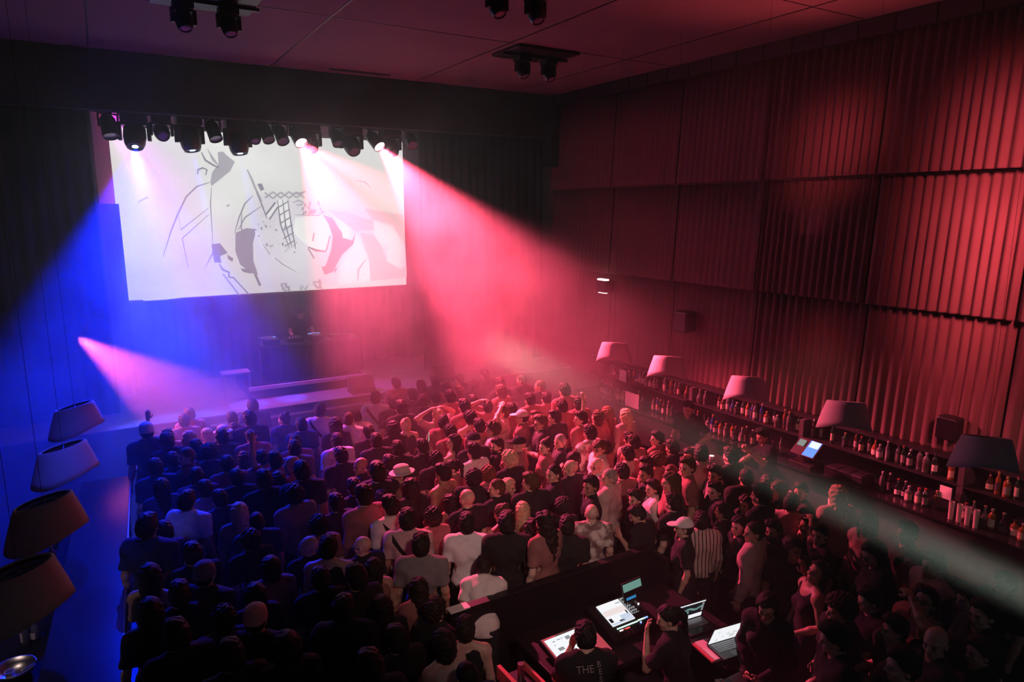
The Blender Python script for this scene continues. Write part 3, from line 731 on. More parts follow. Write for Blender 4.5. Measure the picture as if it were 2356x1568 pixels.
def par_can(x, y, z, tgt, size, lens, label, group):
    t = thing('spotlight_can', label, 'stage light', (x, y, z), 0, group); s = size
    d = (Vector(tgt) - Vector((x, y, z - .42*s))).normalized(); yaw = math.atan2(d.y, d.x) - PI / 2; Ry = Matrix.Rotation(yaw, 4, 'Z')
    b = MB()
    for q in (-1, 1): b.box((q*.30*s - .02*s, -.05*s, -.45*s), (q*.30*s + .02*s, .05*s, -.05*s), M=Ry)
    b.box((-.32*s, -.05*s, -.05*s), (.32*s, .05*s, 0), M=Ry); b.cyl((0, 0, 0), (0, 0, .12*s), .05*s, n=8); b.build('bracket', M['black'], t)
    q = d.to_track_quat('-Z', 'Y').to_matrix().to_4x4(); HMx = Matrix.Translation((0, 0, -.42*s)) @ q
    b = MB(); b.lathe([(0, .40*s), (.17*s, .38*s), (.25*s, .22*s), (.26*s, -.42*s), (.235*s, -.42*s), (.225*s, -.36*s)], 20, M=HMx); h = b.build('can', M['black'], t)
    b = MB(); b.lathe([(0, -.345*s), (.16*s, -.35*s), (.228*s, -.365*s)], 20, M=HMx); b.build('lens', LENS[lens], h)
    return Vector((x, y, z - .42*s)) + d * .50 * s
GL = 'stage lights on the pipe'
ZP = 6.70
SRC = {}
SRC['A'] = par_can(.40, 14.72, ZP - .02, (.9, 12.4, 1.3), .52, 'off', 'small light at the pipe\'s left end, tinted red by its neighbour\'s beam', GL)
SRC['L1'] = moving_head(.80, 14.72, ZP, (.35, 11.9, 1.0), .52, 'blue', 'leftmost big moving light shining a wide blue beam', GL)
moving_head(1.25, 14.72, ZP - .02, (1.4, 12, 4.8), .38, 'off', 'unlit round moving light between the two leftmost blue ones', GL)
SRC['L2'] = moving_head(1.72, 14.72, ZP, (2.25, 13.75, 1.25), .52, 'blue', 'second big moving light from the left with a thin blue beam', GL)
par_can(2.14, 14.72, ZP - .02, (2.9, 12.5, 2.5), .48, 'off', 'unlit black can tilted right, between the two thin blue beams', GL)
SRC['L3'] = moving_head(2.58, 14.72, ZP - .02, (3.0, 13.8, 1.25), .52, 'blue', 'big moving light with a thin blue beam, nearest the screen\'s middle', GL)
moving_head(2.90, 14.72, ZP - .02, (2.7, 12.5, 3.5), .34, 'off', 'unlit round light just right of the third blue beam', GL)
par_can(3.12, 14.70, ZP - .02, (3.7, 12.2, 3.0), .46, 'off', 'unlit can with a glinting lens beside the round light', GL)
par_can(3.40, 14.72, ZP - .02, (3.9, 12.0, 3.0), .48, 'off', 'unlit can just left of the left pink beam', GL)
SRC['P1'] = par_can(3.73, 14.70, ZP - .02, (5.0, 9.6, 1.2), .52, 'pink', 'lit can casting the left pink beam', GL)
moving_head(3.98, 14.72, ZP, (4.0, 12.0, 2.8), .46, 'off', 'unlit moving light just right of the left pink beam', GL)
par_can(4.53, 14.72, ZP - .02, (4.9, 12.0, 2.6), .46, 'off', 'unlit can midway between the two pink beams', GL)
moving_head(4.86, 14.72, ZP, (5.1, 11.5, 3.0), .48, 'off', 'unlit moving light left of the right pink beam', GL)
SRC['P2'] = par_can(5.37, 14.70, ZP - .02, (7.6, 9.4, 1.0), .52, 'pink', 'lit can casting the right, wide pink beam', GL)
moving_head(5.74, 14.72, ZP, (5.9, 12, 2.6), .46, 'off', 'unlit moving light just right of the right pink beam', GL)
par_can(6.23, 14.72, ZP, (5.6, 11, 3), .46, 'off', 'small unlit light at the pipe\'s right end', GL)
# twin lights under ceiling plates
for (x, y, lab) in ((6.85, 10.6, 'before the pelmet\'s right half'), (1.5, 10.15, 'at the upper left'), (4.6, 7.55, 'at the top middle')):
    t = thing('ceiling_plate', f'black mounting plate with two lights on the ceiling {lab}', 'mounting plate', (x, y, CEIL), 0, 'ceiling plates with twin lights')
    b = MB(); b.box((-.62, -.45, -.05), (.62, .45, -.002)); b.build('plate', M['black'], t, bevel=.008)
    b = MB(); b.box((-.66, -.03, -.09), (.66, .03, -.05)); b.build('rail', M['black'], t)
    for q, side in ((-.27, 'left'), (.27, 'right')):
        moving_head(x + q, y, CEIL - .09, (x + q + .3, y - 1.5, 4), .29, 'off', f'{side} one of two unlit black lights on the ceiling {lab}', 'twin lights under the ceiling')
t = thing('ceiling_vent', 'thin black slot vent in the ceiling near the pelmet', 'vent', (4.78, 13.75, CEIL))
b = MB(); b.box((-.62, -.04, -.018), (.62, .04, -.002)); b.build('frame', M['black'], t)
b = MB(); b.box((-.58, -.015, -.024), (.58, .015, -.016)); b.build('slat', M['gloss'], t)
# wall lamps and speakers on the right curtain
def wallx(y): return wall_r(y) - .15
ws = thing('wall_sconce', 'black box wall lamp with glowing top and bottom slits by the stage', 'wall lamp', (wallx(12.0) - .10, 12.0, 3.32))
b = MB(); b.box((-.10, -.16, -.13), (.16, .16, .13)); b.build('box', M['black'], ws, bevel=.008)
M['slit'] = emat('lit_slit', (1, .55, .55), 3.0)
b = MB(); b.box((-.09, -.14, .131), (.02, .14, .165)); b.build('top_slit', M['slit'], ws)
b = MB(); b.box((-.07, -.12, -.152), (.0, .12, -.131)); b.build('bottom_slit', M['slit'], ws)
def wall_speaker(y, z, s, label, x=None):
    t = thing('wall_speaker', label, 'speaker', ((wallx(y) - .08) if x is None else x, y, z), 0, 'small black wall speakers')
    b = MB(); b.box((-.14*s, -.17*s, -.2*s), (.14*s, .17*s, .2*s)); b.build('cabinet', M['black'], t, bevel=.04*s)
    b = MB(); b.box((-.155*s, -.145*s, -.17*s), (-.141*s, .145*s, .17*s)); b.build('grille', M['gloss'], t, bevel=.005)
    b = MB(); b.box((.10*s, -.04, -.04), (.24*s, .04, .04)); b.build('bracket', M['black'], t)
wall_speaker(9.55, 2.86, 1.0, 'black speaker on the curtain between the lamps nearest the stage')
wall_speaker(4.62, 2.06, .8, 'black speaker low on the curtain near the rightmost lamp')
t = thing('wall_speaker', 'black speaker against the left stage curtain at the picture\'s edge', 'speaker', (-1.5, 14.25, 3.06), 0, 'small black wall speakers')
b = MB(); b.box((-.17, -.14, -.22), (.17, .14, .22)); b.build('cabinet', M['black'], t, bevel=.03)
b = MB(); b.box((-.145, -.155, -.19), (.145, -.141, .19)); b.build('grille', M['gloss'], t)
b = MB(); b.box((-.03, .13, -.03), (.03, .30, .03)); b.build('bracket', M['black'], t)
# ------------------------------------------------------------------ pendant lamps over the two bars
def make_shade():
    n = 40; b = MB()
    prof = [(.200, .172), (.212, .177), (.225, .168), (.246, .10), (.279, .0), (.308, -.10), (.326, -.170)]
    inner = [(r - .012, z - .002) for r, z in prof[::-1]]; inner = [(prof[-1][0] - .012, prof[-1][1])] + inner[1:-1] + [(.200, .162)]
    full = prof + inner
    for i in range(n):
        t = 2 * PI * i / n
        for r, z in full:
            k = min(1, max(0, (.17 - z) / .34)); z2 = z + k * k * (.030 * math.cos(2 * t))
            b.v.append((r * math.cos(t), r * math.sin(t), z2))
    m = len(full)
    for i in range(n):
        j = (i + 1) % n
        for q in range(m):
            q2 = (q + 1) % m; b.f.append([i*m+q, j*m+q, j*m+q2, i*m+q2]); b.m.append(0 if q < len(prof) - 1 else 1)
    return b
lamp0 = None
def tilt_lamp(t, a, sc):
    for ch in t.children:
        if not ch.name.startswith('cord'):
            for v_ in ch.data.vertices:      # the shades are cut on a slant, higher towards the crowd
                if 'slant' not in ch.data: v_.co.z += v_.co.x * a
            ch.data['slant'] = 1
            ch.scale = (sc, sc, sc)
def lamp(x, y, z, rz, label, group, tilt=0, sc=1):
    global lamp0
    if lamp0 is None:
        t = thing('pendant_lamp', label, 'pendant lamp', (x, y, z), rz, group)
        make_shade().build('lamp_shade', [M['shade'], M['shade_in']], t, smooth=True)
        b = MB()
        for k in range(3):
            a = k * 2 * PI / 3; b.cyl((0, 0, .12), (.200 * math.cos(a), .200 * math.sin(a), .155), .009, n=6)
        b.lathe([(.185, .145), (.203, .145), (.203, .162), (.185, .162)], 24, close=True); b.lathe([(.09, .128), (.10, .128), (.10, .140), (.09, .140)], 20, close=True); b.build('spider_frame', M['black'], t)
        b = MB(); b.lathe([(0, .14), (.035, .14), (.04, .02), (.03, .0), (0, .0)], 14); sk = b.build('socket', M['black'], t)
        b = MB(); b.lathe([(0, .0), (.02, -.005), (.05, -.05), (.055, -.08), (.04, -.115), (0, -.13)], 14); b.build('bulb', M['shade_in'], t, smooth=True)
        b = MB(); b.cyl((0, 0, .13), (0, 0, CEIL - z), .0018, n=6); b.build('cord', M['black'], t)
        lamp0 = t; tilt_lamp(t, tilt, sc); return t
    t = copy_tree(lamp0); t.location = (x, y, z); t.rotation_euler = (0, 0, rz); t['label'] = label; t['group'] = group
    tilt_lamp(t, tilt, sc)
    return t
GRL = 'pendant lamps over the right bar'; GLL = 'pendant lamps over the left bar'
for (y, lab) in ((9.54, 'pink-lit pendant lamp over the right bar, nearest the stage'), (8.17, 'pink-lit pendant lamp over the right bar, second from the stage'), (6.53, 'pink-lit pendant lamp over the right bar, middle of five'), (4.99, 'dimmer pendant lamp over the right bar, fourth from the stage'), (3.38, 'dark pendant lamp over the right bar, nearest the right edge')):
    lamp(7.9, y, 2.43, PI + rad(38), lab, GRL, .24)
for (x, y, lab) in ((-.42, 9.8, 'blue-lit pendant lamp over the left bar, nearest the stage'), (-.49, 8.1, 'blue-lit pendant lamp over the left bar, second from the stage'), (-.58, 6.6, 'dim purple pendant lamp over the left bar, third from the stage'), (-.66, 5.35, 'dark pendant lamp over the left bar, nearest the camera')):
    lamp(x, y, 2.43, rad(-31), lab, GLL, .22, .95)
# ------------------------------------------------------------------ right bar
bc = thing('bar_counter', 'long black bar counter along the right side under the pendant lamps', 'bar counter', (7.95, 6.5, 0))
b = MB(); b.box((-.30, -5.0, 0), (.28, 4.9, 1.04)); b.build('front', M['wall'], bc)
b = MB(); b.box((-.38, -5.0, 1.04), (.34, 4.95, 1.10)); b.build('worktop', M['gloss'], bc, bevel=.012)
b = MB(); b.cyl((-.42, -5, .22), (-.42, 4.9, .22), .025); b.build('foot_rail', M['steel'], bc)
BAYS = [('stage-end bay', 9.15, 11.7), ('middle bay', 6.75, 9.05), ('till bay', 4.35, 6.65), ('right-edge bay', 1.9, 4.25)]
bk = thing('back_bar', 'long black back bar with two rows of bottles below the right curtain', 'back bar', (0, 0, 0))
def xb(y): return wall_r(y) - .30
b = MB(); b.add([(xb(1.7)-.52,1.7,0),(xb(12.2)-.52,12.2,0),(xb(12.2)-.52,12.2,.96),(xb(1.7)-.52,1.7,.96),(xb(1.7)+.2,1.7,0),(xb(12.2)+.2,12.2,0),(xb(12.2)+.2,12.2,.96),(xb(1.7)+.2,1.7,.96)],
    [(0,3,2,1),(4,5,6,7),(0,1,5,4),(3,7,6,2),(0,4,7,3),(1,2,6,5)]); b.build('base_cabinet', M['black'], bk)
def slab(z0, z1, d0, d1, y0=1.7, y1=12.2):
    q = MB(); q.add([(xb(y0)+d0,y0,z0),(xb(y1)+d0,y1,z0),(xb(y1)+d0,y1,z1),(xb(y0)+d0,y0,z1),(xb(y0)+d1,y0,z0),(xb(y1)+d1,y1,z0),(xb(y1)+d1,y1,z1),(xb(y0)+d1,y0,z1)],
    [(0,3,2,1),(4,5,6,7),(0,1,5,4),(3,7,6,2),(0,4,7,3),(1,2,6,5)]); return q
slab(.96, 1.0, -.55, .2).build('worktop', M['gloss'], bk, bevel=.006)
slab(1.365, 1.385, -.16, .2).build('shelf', M['black'], bk)
slab(1.66, 1.70, -.05, .2).build('top_board', M['black'], bk)
slab(1.0, 1.66, .14, .2).build('back_panel', M['gloss'], bk)
for y in (1.75, 4.3, 6.7, 9.1, 11.75):
    b = MB(); b.box((xb(y) - .16, y - .04, 1.0), (xb(y) + .2, y + .04, 1.66)); b.build('upright', M['wall'], bk, bevel=.005)
# bottles
BP = dict(
    wine=[(0,0),(.036,0),(.038,.01),(.038,.19),(.030,.225),(.0145,.245),(.0145,.30),(.016,.30),(.016,.305),(0,.305)],
    spirit=[(0,0),(.040,0),(.042,.01),(.042,.17),(.034,.20),(.015,.215),(.015,.265),(0,.265)],
    round=[(0,0),(.042,0),(.052,.03),(.052,.10),(.036,.15),(.015,.18),(.014,.25),(0,.25)],
    slim=[(0,0),(.030,0),(.031,.01),(.031,.20),(.026,.225),(.013,.25),(.013,.31),(0,.31)],
    squat=[(0,0),(.046,0),(.048,.01),(.048,.13),(.040,.155),(.017,.17),(.017,.215),(0,.215)],
)
LABZ = dict(wine=(.05,.14,.0385), spirit=(.04,.14,.0425), round=(.03,.10,.0525), slim=(.05,.17,.0315), squat=(.03,.115,.0485))
CAPZ = dict(wine=(.265,.308,.0165), spirit=(.24,.27,.018), round=(.235,.256,.0175), slim=(.285,.314,.016), squat=(.195,.222,.02))
BPROTO = {}
def bottle(kind, x, y, z, col, labcol, capcol, label, group, plain=False):
    if kind not in BPROTO:
        b = MB(); b.lathe(BP[kind], 14); o = b.build('bottle', M['glass'], smooth=True); o.data.polygons.foreach_set('use_smooth', [True]*len(o.data.polygons))
        z0, z1, r = LABZ[kind]; n = 10; b = MB()
        for i in range(n + 1):
            t = -1.15 + 2.3 * i / n + PI + rad(20)
            b.v += [(r * math.cos(t), r * math.sin(t), z0), (r * math.cos(t), r * math.sin(t), z1)]
        for i in range(n): b.f.append([2*i, 2*i+2, 2*i+3, 2*i+1]); b.m.append(0)
        lo = b.build('label', M['labc'], o)
        z0, z1, r = CAPZ[kind]; b = MB(); b.lathe([(0, z1), (r, z1 - .003), (r, z0)], 12); b.build('cap', M['labc'], o)
        BPROTO[kind] = o; c = o
    else: c = copy_tree(BPROTO[kind])
    c.location = (x, y, z); c.rotation_euler = (0, 0, R.uniform(-.5, .5)); s = R.uniform(.93, 1.06); c.scale = (s, s, s)
    c.color = (*col, 1)
    for ch in c.children: ch.color = (*(labcol if ch.name.startswith('label') else capcol), 1)
    return tag(c, label, 'bottle', group)
M['labc'] = mat('label_print', (.6,.6,.6), .65, obj_col=True, var=.35, vscale=70)
GCOL = [('dark green', (.010,.03,.012)), ('brown', (.05,.018,.006)), ('clear', (.11,.115,.115)), ('black', (.006,.006,.007)), ('amber', (.20,.07,.012)), ('blue', (.02,.05,.20))]
LCOL = [('white', (.62,.58,.5)), ('cream', (.5,.43,.32)), ('dark', (.05,.04,.04)), ('grey', (.25,.23,.21)), ('dark', (.05,.04,.035))]
ORD = ['first','second','third','fourth','fifth','sixth','seventh','eighth','ninth','tenth','eleventh','twelfth','thirteenth','fourteenth','fifteenth','sixteenth','seventeenth','eighteenth','nineteenth','twentieth','twenty-first','twenty-second','twenty-third','twenty-fourth','twenty-fifth','twenty-sixth','twenty-seventh','twenty-eighth','twenty-ninth','thirtieth']
KN = dict(wine='wine bottle', spirit='spirit bottle', round='round-bellied bottle', slim='slim tall bottle', squat='squat bottle')
for bi, (bn, y0, y1) in enumerate(BAYS):
    for row, z, dx in (('upper shelf', 1.385, -.04), ('lower worktop', 1.0, -.28)):
        y = y1 - .10; n = 0
        while y > y0 + .09:
            skip = (row == 'lower worktop' and (5.35 < y < 6.60)) or (R.random() < .08)
            if not skip:
                k = R.choice(list(BP)); gc = R.choice(GCOL if R.random() < .8 else GCOL[2:3]); lc = R.choice(LCOL); cc = R.choice(((.02,.02,.02), (.3,.3,.3), (.25,.04,.03), (.30,.22,.08)))
                x = xb(y) + dx + R.uniform(-.04, .05)
                bottle(k, x, y, z, gc[1], lc[1], cc, f'{gc[0]} {KN[k]}, {lc[0]} label, {ORD[n]} from left on {row}, {bn}', f'bottles on the {row} of the back bar'); n += 1
            y -= R.uniform(.092, .125)
# things on the back bar
tl = thing('till', 'bar till with a glowing blue touch screen on the back bar', 'cash register', (xb(6.42) - .36, 6.42, 1.0))
b = MB(); b.box((-.17, -.2, 0), (.17, .2, .09)); b.build('drawer_base', M['black'], tl, bevel=.008)
b = MB(); b.box((-.03, -.06, .09), (.06, .06, .24)); b.build('stand', M['black'], tl)
Mt = Matrix.Translation((-.02, 0, .31)) @ Matrix.Rotation(rad(-40), 4, 'Y')
b = MB(); b.box((-.16, -.21, -.02), (.16, .21, .012), M=Mt); b.build('housing', M['black'], tl, bevel=.006)
M['tills'] = emat('till_screen_blue', (.12, .25, 1), 1.6); M['tillw'] = emat('till_screen_pale', (.7,.8,1), 1.4)
b = MB(); b.box((-.145, -.19, .012), (.145, .0, .016), 0, Mt); scn = b.build('touch_screen', M['tills'], tl)
b = MB()
b.box((.02, -.18, .016), (.14, -.02, .0175), 0, Mt); b.build('window', M['tillw'], scn)
b = MB(); b.box((.0, .06, .013), (.11, .17, .030), M=Mt); b.build('customer_display', emat('display_grey', (.8,.85,.8), .35), tl)
ic = thing('ice_well', 'black steel drip station with pale edge strips beside the till', 'bar station', (xb(5.75) - .34, 5.72, 1.0))
b = MB(); b.box((-.16, -.30, 0), (.16, .30, .17)); b.build('box', M['black'], ic, bevel=.008)
b = MB(); b.box((-.17, -.29, .155), (-.161, .29, .172)); b.box((-.17, -.29, .01), (-.161, .29, .028)); b.build('edge_strip', M['steel'], ic)
for k in range(3):
    b = MB(); b.box((-.14, -.27 + k * .19, .172), (.10, -.11 + k * .19, .182)); b.build('tray', M['steel'], ic)
for (y, w, h, z, dx, lab) in ((10.35, .42, .30, 1.02, -.50, 'pale grey panel standing at the stage end of the back bar'), (9.12, .14, .2, 1.12, -.2, 'small white notice on the bottle shelf upright under the second lamp'), (4.42, .15, .17, 1.18, -.25, 'small white notice on the bottle shelf right of the till'), (11.0, .22, .24, 1.39, -.2, 'white poster above the pale panel on the back bar')):
    t = thing('notice_board', lab, 'notice', (xb(y) + dx, y, z))
    b = MB(); b.box((-.006, -w/2, 0), (.006, w/2, h)); b.build('card', M['white'] if w < .3 else M['deck'], t)
    b = MB(); b.box((.006, -w/2 + .03, 0), (.07, -w/2 + .05, .02)); b.box((.006, w/2 - .05, 0), (.07, w/2 - .03, .02)); b.build('foot', M['black'], t)
def tumbler(x, y, z, label, group, col=(.5,.5,.5), r=.036, h=.12, name='drinking_glass'):
    b = MB(); b.lathe([(0,0),(r*.8,0),(r,h),(r-.004,h),(r*.75,.008),(0,.008)], 14); o = b.build(name, M['glass'], smooth=False, loc=(x, y, z)); o.color = (*col, 1)
    return tag(o, label, 'glass' if name == 'drinking_glass' else 'cup', group)
for k in range(4): tumbler(xb(4.05) - .42, 3.95 + k * .10, 1.0, f'stack of pale tall cups on the worktop by the right upright, {ORD[k]} from the right', 'tall cup stacks', (.6,.55,.5), .035, .24, 'cup_stack')
for k in range(3): tumbler(xb(2.3) - .40, 2.15 + k * .11, 1.0, f'tall pale cup stack at the back bar\'s right end, {ORD[k]} from the right', 'tall cup stacks', (.5,.47,.4), .04, .34, 'cup_stack')
for k, (x, y) in enumerate(((7.82, 8.3), (7.95, 7.55), (8.05, 6.9), (7.8, 9.4), (7.75, 5.6), (8.02, 5.15))):
    tumbler(x, y, 1.10, f'drinking glass on the right bar counter, {ORD[k]} of six listed from under lamp' if False else ['glass on the right counter under the second lamp', 'glass on the right counter between second and third lamp', 'glass on the right counter near the middle lamp', 'glass on the right counter near the first lamp', 'glass on the right counter before the fourth lamp', 'glass on the right counter under the fourth lamp'][k], 'glasses on the right counter', (.6,.6,.6))
cl = thing('candle_holder', 'small glowing white light on the right bar counter below the middle lamp', 'candle', (8.05, 7.25, 1.10))
b = MB(); b.lathe([(0,0),(.035,0),(.04,.05),(.036,.05),(.03,.01),(0,.01)], 14); b.build('holder', M['glass'], cl)
b = MB(); b.lathe([(0,.012),(.028,.012),(.028,.04),(0,.045)], 12); b.build('flame_disc', emat('candle_glow', (1,.95,.85), 6), cl)
# ------------------------------------------------------------------ left bar
lc = thing('bar_counter', 'glossy black bar counter at the left reflecting blue light', 'bar counter', (-.40, 7.2, 0), rad(-3.1))
b = MB(); b.box((-.30, -5, 0), (.24, 4.0, 1.04)); b.build('front', M['wall'], lc)
b = MB(); b.box((-.32, -5, 1.04), (.30, 4.05, 1.10)); b.build('worktop', M['gloss'], lc, bevel=.012)
b = MB(); b.cyl((.30, -5, 1.085), (.30, 4.05, 1.085), .018); b.build('edge_rail', M['steel'], lc)
M['worktop'] = mat('work_counter', (.012,.012,.014), .85, spec=.15)
wk = thing('bar_worktop', 'lower dark work counter behind the left bar with bottles and glasses', 'bar counter', (-1.02, 6.2, 0), rad(-3.1))
b = MB(); b.box((-.34, -4, 0), (.24, 4.6, .84)); b.build('base', M['black'], wk)
b = MB(); b.box((-.36, -4, .84), (.26, 4.6, .88)); b.build('worktop', M['worktop'], wk, bevel=.006)
LB = []
for px, py, gc, k, lab in ((147, 1300, 'clear', 'spirit', 'pale clear bottle on the left work counter by the third lamp'), (128, 1262, 'clear', 'slim', 'slim clear bottle just left of the pale one, by the third left lamp'), (152, 1235, 'amber', 'wine', 'amber bottle farthest up the left work counter, by the third lamp'), (112, 1462, 'clear', 'round', 'round-bellied clear bottle below the nearest left lamp'), (60, 1480, 'clear', 'spirit', 'clear bottle at the left picture edge below the nearest lamp'), (165, 1222, 'blue', 'round', 'dark blue bottle at the stage end of the left work counter')):
    p = at_z(px, py, .88); LB.append((min(p.x, -.80 + .054 * (p.y - 7.2) - .08), p.y, gc, k, lab))
for x, y, gc, k, lab in LB: bottle(k, x, y, .88, dict(GCOL)[gc], (.72,.66,.58), (.4,.4,.4), lab, 'bottles behind the left bar')
for k, (x, y) in enumerate(((-1.0, 6.85), (-1.05, 5.95), (-1.12, 5.75), (-1.1, 8.6))): tumbler(x, y, .88, ['glass on the left work counter between the nearest two lamps', 'glass on the left work counter near the bottom edge', 'second glass from the bottom edge on the left work counter', 'glass beside the bottles on the left work counter'][k], 'glasses behind the left bar', (.6,.55,.5), .04, .13)
pb_ = at_z(75, 1545, .88)
bw = thing('steel_bowl', 'round steel bowl at the bottom of the left work counter', 'bowl', (min(pb_.x, -.98), pb_.y, .88))
b = MB(); b.lathe([(0,.0),(.08,.0),(.15,.05),(.17,.10),(.162,.10),(.145,.055),(.075,.01),(0,.01)], 24); b.build('bowl', M['steel'], bw, smooth=True)
b = MB(); b.cyl((.05, -.02, .05), (.18, -.12, .16), .009, n=8); b.build('spoon', M['steel'], bw)
# ------------------------------------------------------------------ sound desk
bt = thing('booth_wall', 'low black booth wall between the crowd and the mixing consoles', 'partition', (3.9, 5.5, 0))
b = MB(); b.box((-1.29, -.03, 0), (1.29, .03, 1.12)); b.build('panel', M['black'], bt)
b = MB(); b.box((-1.31, -.05, 1.12), (1.31, .05, 1.15)); b.build('top_rail', M['riser'] if False else M['black'], bt, bevel=.006)
b = MB(); b.box((-1.312, -.052, 1.145), (-1.10, .052, 1.158)); b.build('edge_strip', M['white'], bt)  # highlight on the rail's left end, put in as a white strip
for sx in (-1, 1):
    b = MB(); b.box((sx * 1.26 - .03, -.3, 0), (sx * 1.26 + .03, -.03, 1.12)); b.build('side_panel', M['black'], bt)
fd = thing('sound_desk', 'black L-shaped desk holding the mixing consoles and laptops', 'desk', (3.9, 4.72, 0))
b = MB(); b.box((-.78, -.42, .84), (1.16, .44, .89)); b.box((.62, -.95, .84), (1.16, -.42, .89)); b.build('desktop', M['black'], fd, bevel=.006)
for x, y in ((-.73, -.36), (-.73, .38), (1.1, .38), (1.1, -.88), (.67, -.88)):
    b = MB(); b.box((x - .03, y - .03, 0), (x + .03, y + .03, .84)); b.build('leg', M['black'], fd)
WS = emat('screen_white', (.95,.97,1), 1.0); WB = emat('screen_bluewhite', (.72,.80,1), .85); WP = emat('screen_pink_tint', (1,.86,.84), .9); DK = emat('screen_dark', (.02,.02,.03), .5); TG = emat('screen_teal', (.25,.52,.45), .55); CYA = emat('screen_cyan', (.05,.35,.75), .6); KG = emat('key_green', (.6,1,.75), 1.6); KR = emat('key_red', (1,.12,.1), 1.6); KW = emat('key_white', (1,.95,.85), 2.2); KBL = emat('key_blue', (.2,.3,1), 2.5); GR = emat('screen_grey', (.55,.58,.6), .55)
# console with the salmon panel (left operator)
def tilt(x, y, z, rz, deg): return Matrix.Translation((x, y, z)) @ Matrix.Rotation(rz, 4, 'Z') @ Matrix.Rotation(rad(deg), 4, 'X')
c1 = thing('mixing_console', 'salmon-panelled mixing console with a white screen in front of the seated operator', 'mixing console', (3.49, 4.64, .89))
T1 = tilt(0, 0, .085, rad(1), 11)
b = MB(); b.box((-.285, -.20, -.06), (.285, .20, 0), M=T1); b.box((-.27,-.17,-.085),(.27,.15,-.02)); b.build('case', M['black'], c1, bevel=.006)
b = MB(); b.box((-.275, -.19, 0), (.275, .19, .006), M=T1); b.build('panel', M['salmon'], c1)
b = MB(); b.box((-.255, -.055, .006), (.10, .165, .009), 0, T1); s1 = b.build('screen', WS, c1)
b = MB()
for (x0, y0, x1, y1, mi) in ((-.19,.115,-.165,.125,0), (-.14,.12,-.10,.128,0), (-.09,.122,-.075,.13,0), (-.05,.09,.0,.13,0), (-.2,.07,-.19,.08,0), (-.19,.0,-.13,.035,0), (-.17,-.04,-.15,-.03,1), (-.14,-.04,-.12,-.03,1), (-.11,-.04,-.095,-.03,1), (.02,.03,.07,.07,0)): b.box((x0,y0,.009),(x1,y1,.0105), mi, T1)
b.build('screen_graphics', [GR, DK], s1)
for k in range(9):
    b = MB(); b.cyl(T1 @ Vector((-.24 + k * .042, -.10, .006)), T1 @ Vector((-.24 + k * .042, -.10, .016)), .010, n=10); b.build('knob', M['black'], c1)
for k in range(8):
    b = MB(); b.box((-.245 + k * .044, -.175 + .02 * (k % 3), .006), (-.228 + k * .044, -.145 + .02 * (k % 3), .018), 0, T1); b.build('fader', M['black'], c1)
for k in range(9):
    b = MB(); b.box((.13 + (k % 3) * .04, .06 + (k // 3) * .035, .006), (.15 + (k % 3) * .04, .075 + (k // 3) * .035, .012), 0, T1); b.build('key', KBL if k != 4 else KW, c1)
# console with the bright touch screen
c2 = thing('mixing_console', 'black mixing console with a large bright touch screen and lit keys', 'mixing console', (4.14, 4.78, .89))
T2 = tilt(0, 0, .10, rad(0), 14)
b = MB(); b.box((-.27, -.24, -.07), (.31, .22, 0), M=T2); b.box((-.25,-.2,-.10),(.28,.17,-.02)); b.build('case', M['black'], c2, bevel=.008)
b = MB(); b.box((-.17, -.09, .0), (.11, .19, .008), 0, T2); s2 = b.build('touch_screen', WS, c2)
b = MB()
for (x0, y0, x1, y1, mi) in ((-.165,.03,.105,.10,1), (-.165,-.085,.105,-.065,2), (-.16,-.05,-.125,.0,3), (-.06,-.075,.0,-.05,3), (.075,-.01,.09,.04,3), (.04,.145,.10,.15,3), (-.02,-.06,.10,-.0,2)): b.box((x0,y0,.008),(x1,y1,.0095), mi, T2)
b.build('screen_graphics', [WS, WP, WB, DK], s2)
b = MB(); b.box((.125, -.03, .0), (.21, .19, .004), 0, T2); b.build('lit_panel', emat('panel_glow', (.9,.9,.95), .35), c2)
rr = random.Random(9)
for k in range(18):
    b = MB(); x = .14 + (k % 3) * .027; y = -.02 + (k // 3) * .035; b.cyl(T2 @ Vector((x, y, .004)), T2 @ Vector((x, y, .02)), .008, n=8); b.build('knob', M['black'], c2)
for k in range(2):
    b = MB(); b.box((.23 + k * .028, .12, .002), (.25 + k * .028, .19, .006), 0, T2); b.build('meter', KW, c2)
for k in range(12):
    b = MB(); b.box((-.15 + k * .022, -.135, .0), (-.134 + k * .022, -.122, .006), 0, T2); b.build('key', KG, c2)
for k in range(6):
    b = MB(); b.box((-.14 + k * .022, -.165, .0), (-.126 + k * .022, -.153, .006), 0, T2); b.build('key', KR if k > 1 else KW, c2)
for k in range(6):
    b = MB(); b.box((.12 + k * .022, -.13, .0), (.136 + k * .022, -.116, .006), 0, T2); b.build('key', KG if k < 4 else KBL, c2)
for k in range(8):
    b = MB(); b.box((-.2 + k * .05, -.215 + .01 * (k % 3), .0), (-.18 + k * .05, -.185 + .01 * (k % 3), .014), 0, T2); b.build('fader', M['black'], c2)
for (x, y, m_) in ((.27, .05, KW), (.13, -.155, KBL)):
    b = MB(); b.cyl(T2 @ Vector((x, y, .0)), T2 @ Vector((x, y, .012)), .009, n=10); b.build('lit_button', m_, c2)
mo = thing('small_monitor', 'small dark monitor with a teal strip behind the right console', 'monitor', (4.36, 4.62, .89), rad(4))
TM = tilt(.02, .25, .26, 0, 72)
b = MB(); b.box((-.13, -.10, -.02), (.15, .10, 0), M=TM); b.build('housing', M['black'], mo, bevel=.004)
b = MB(); b.box((-.02, .22, .0), (.06, .30, .17)); b.build('stand', M['black'], mo)
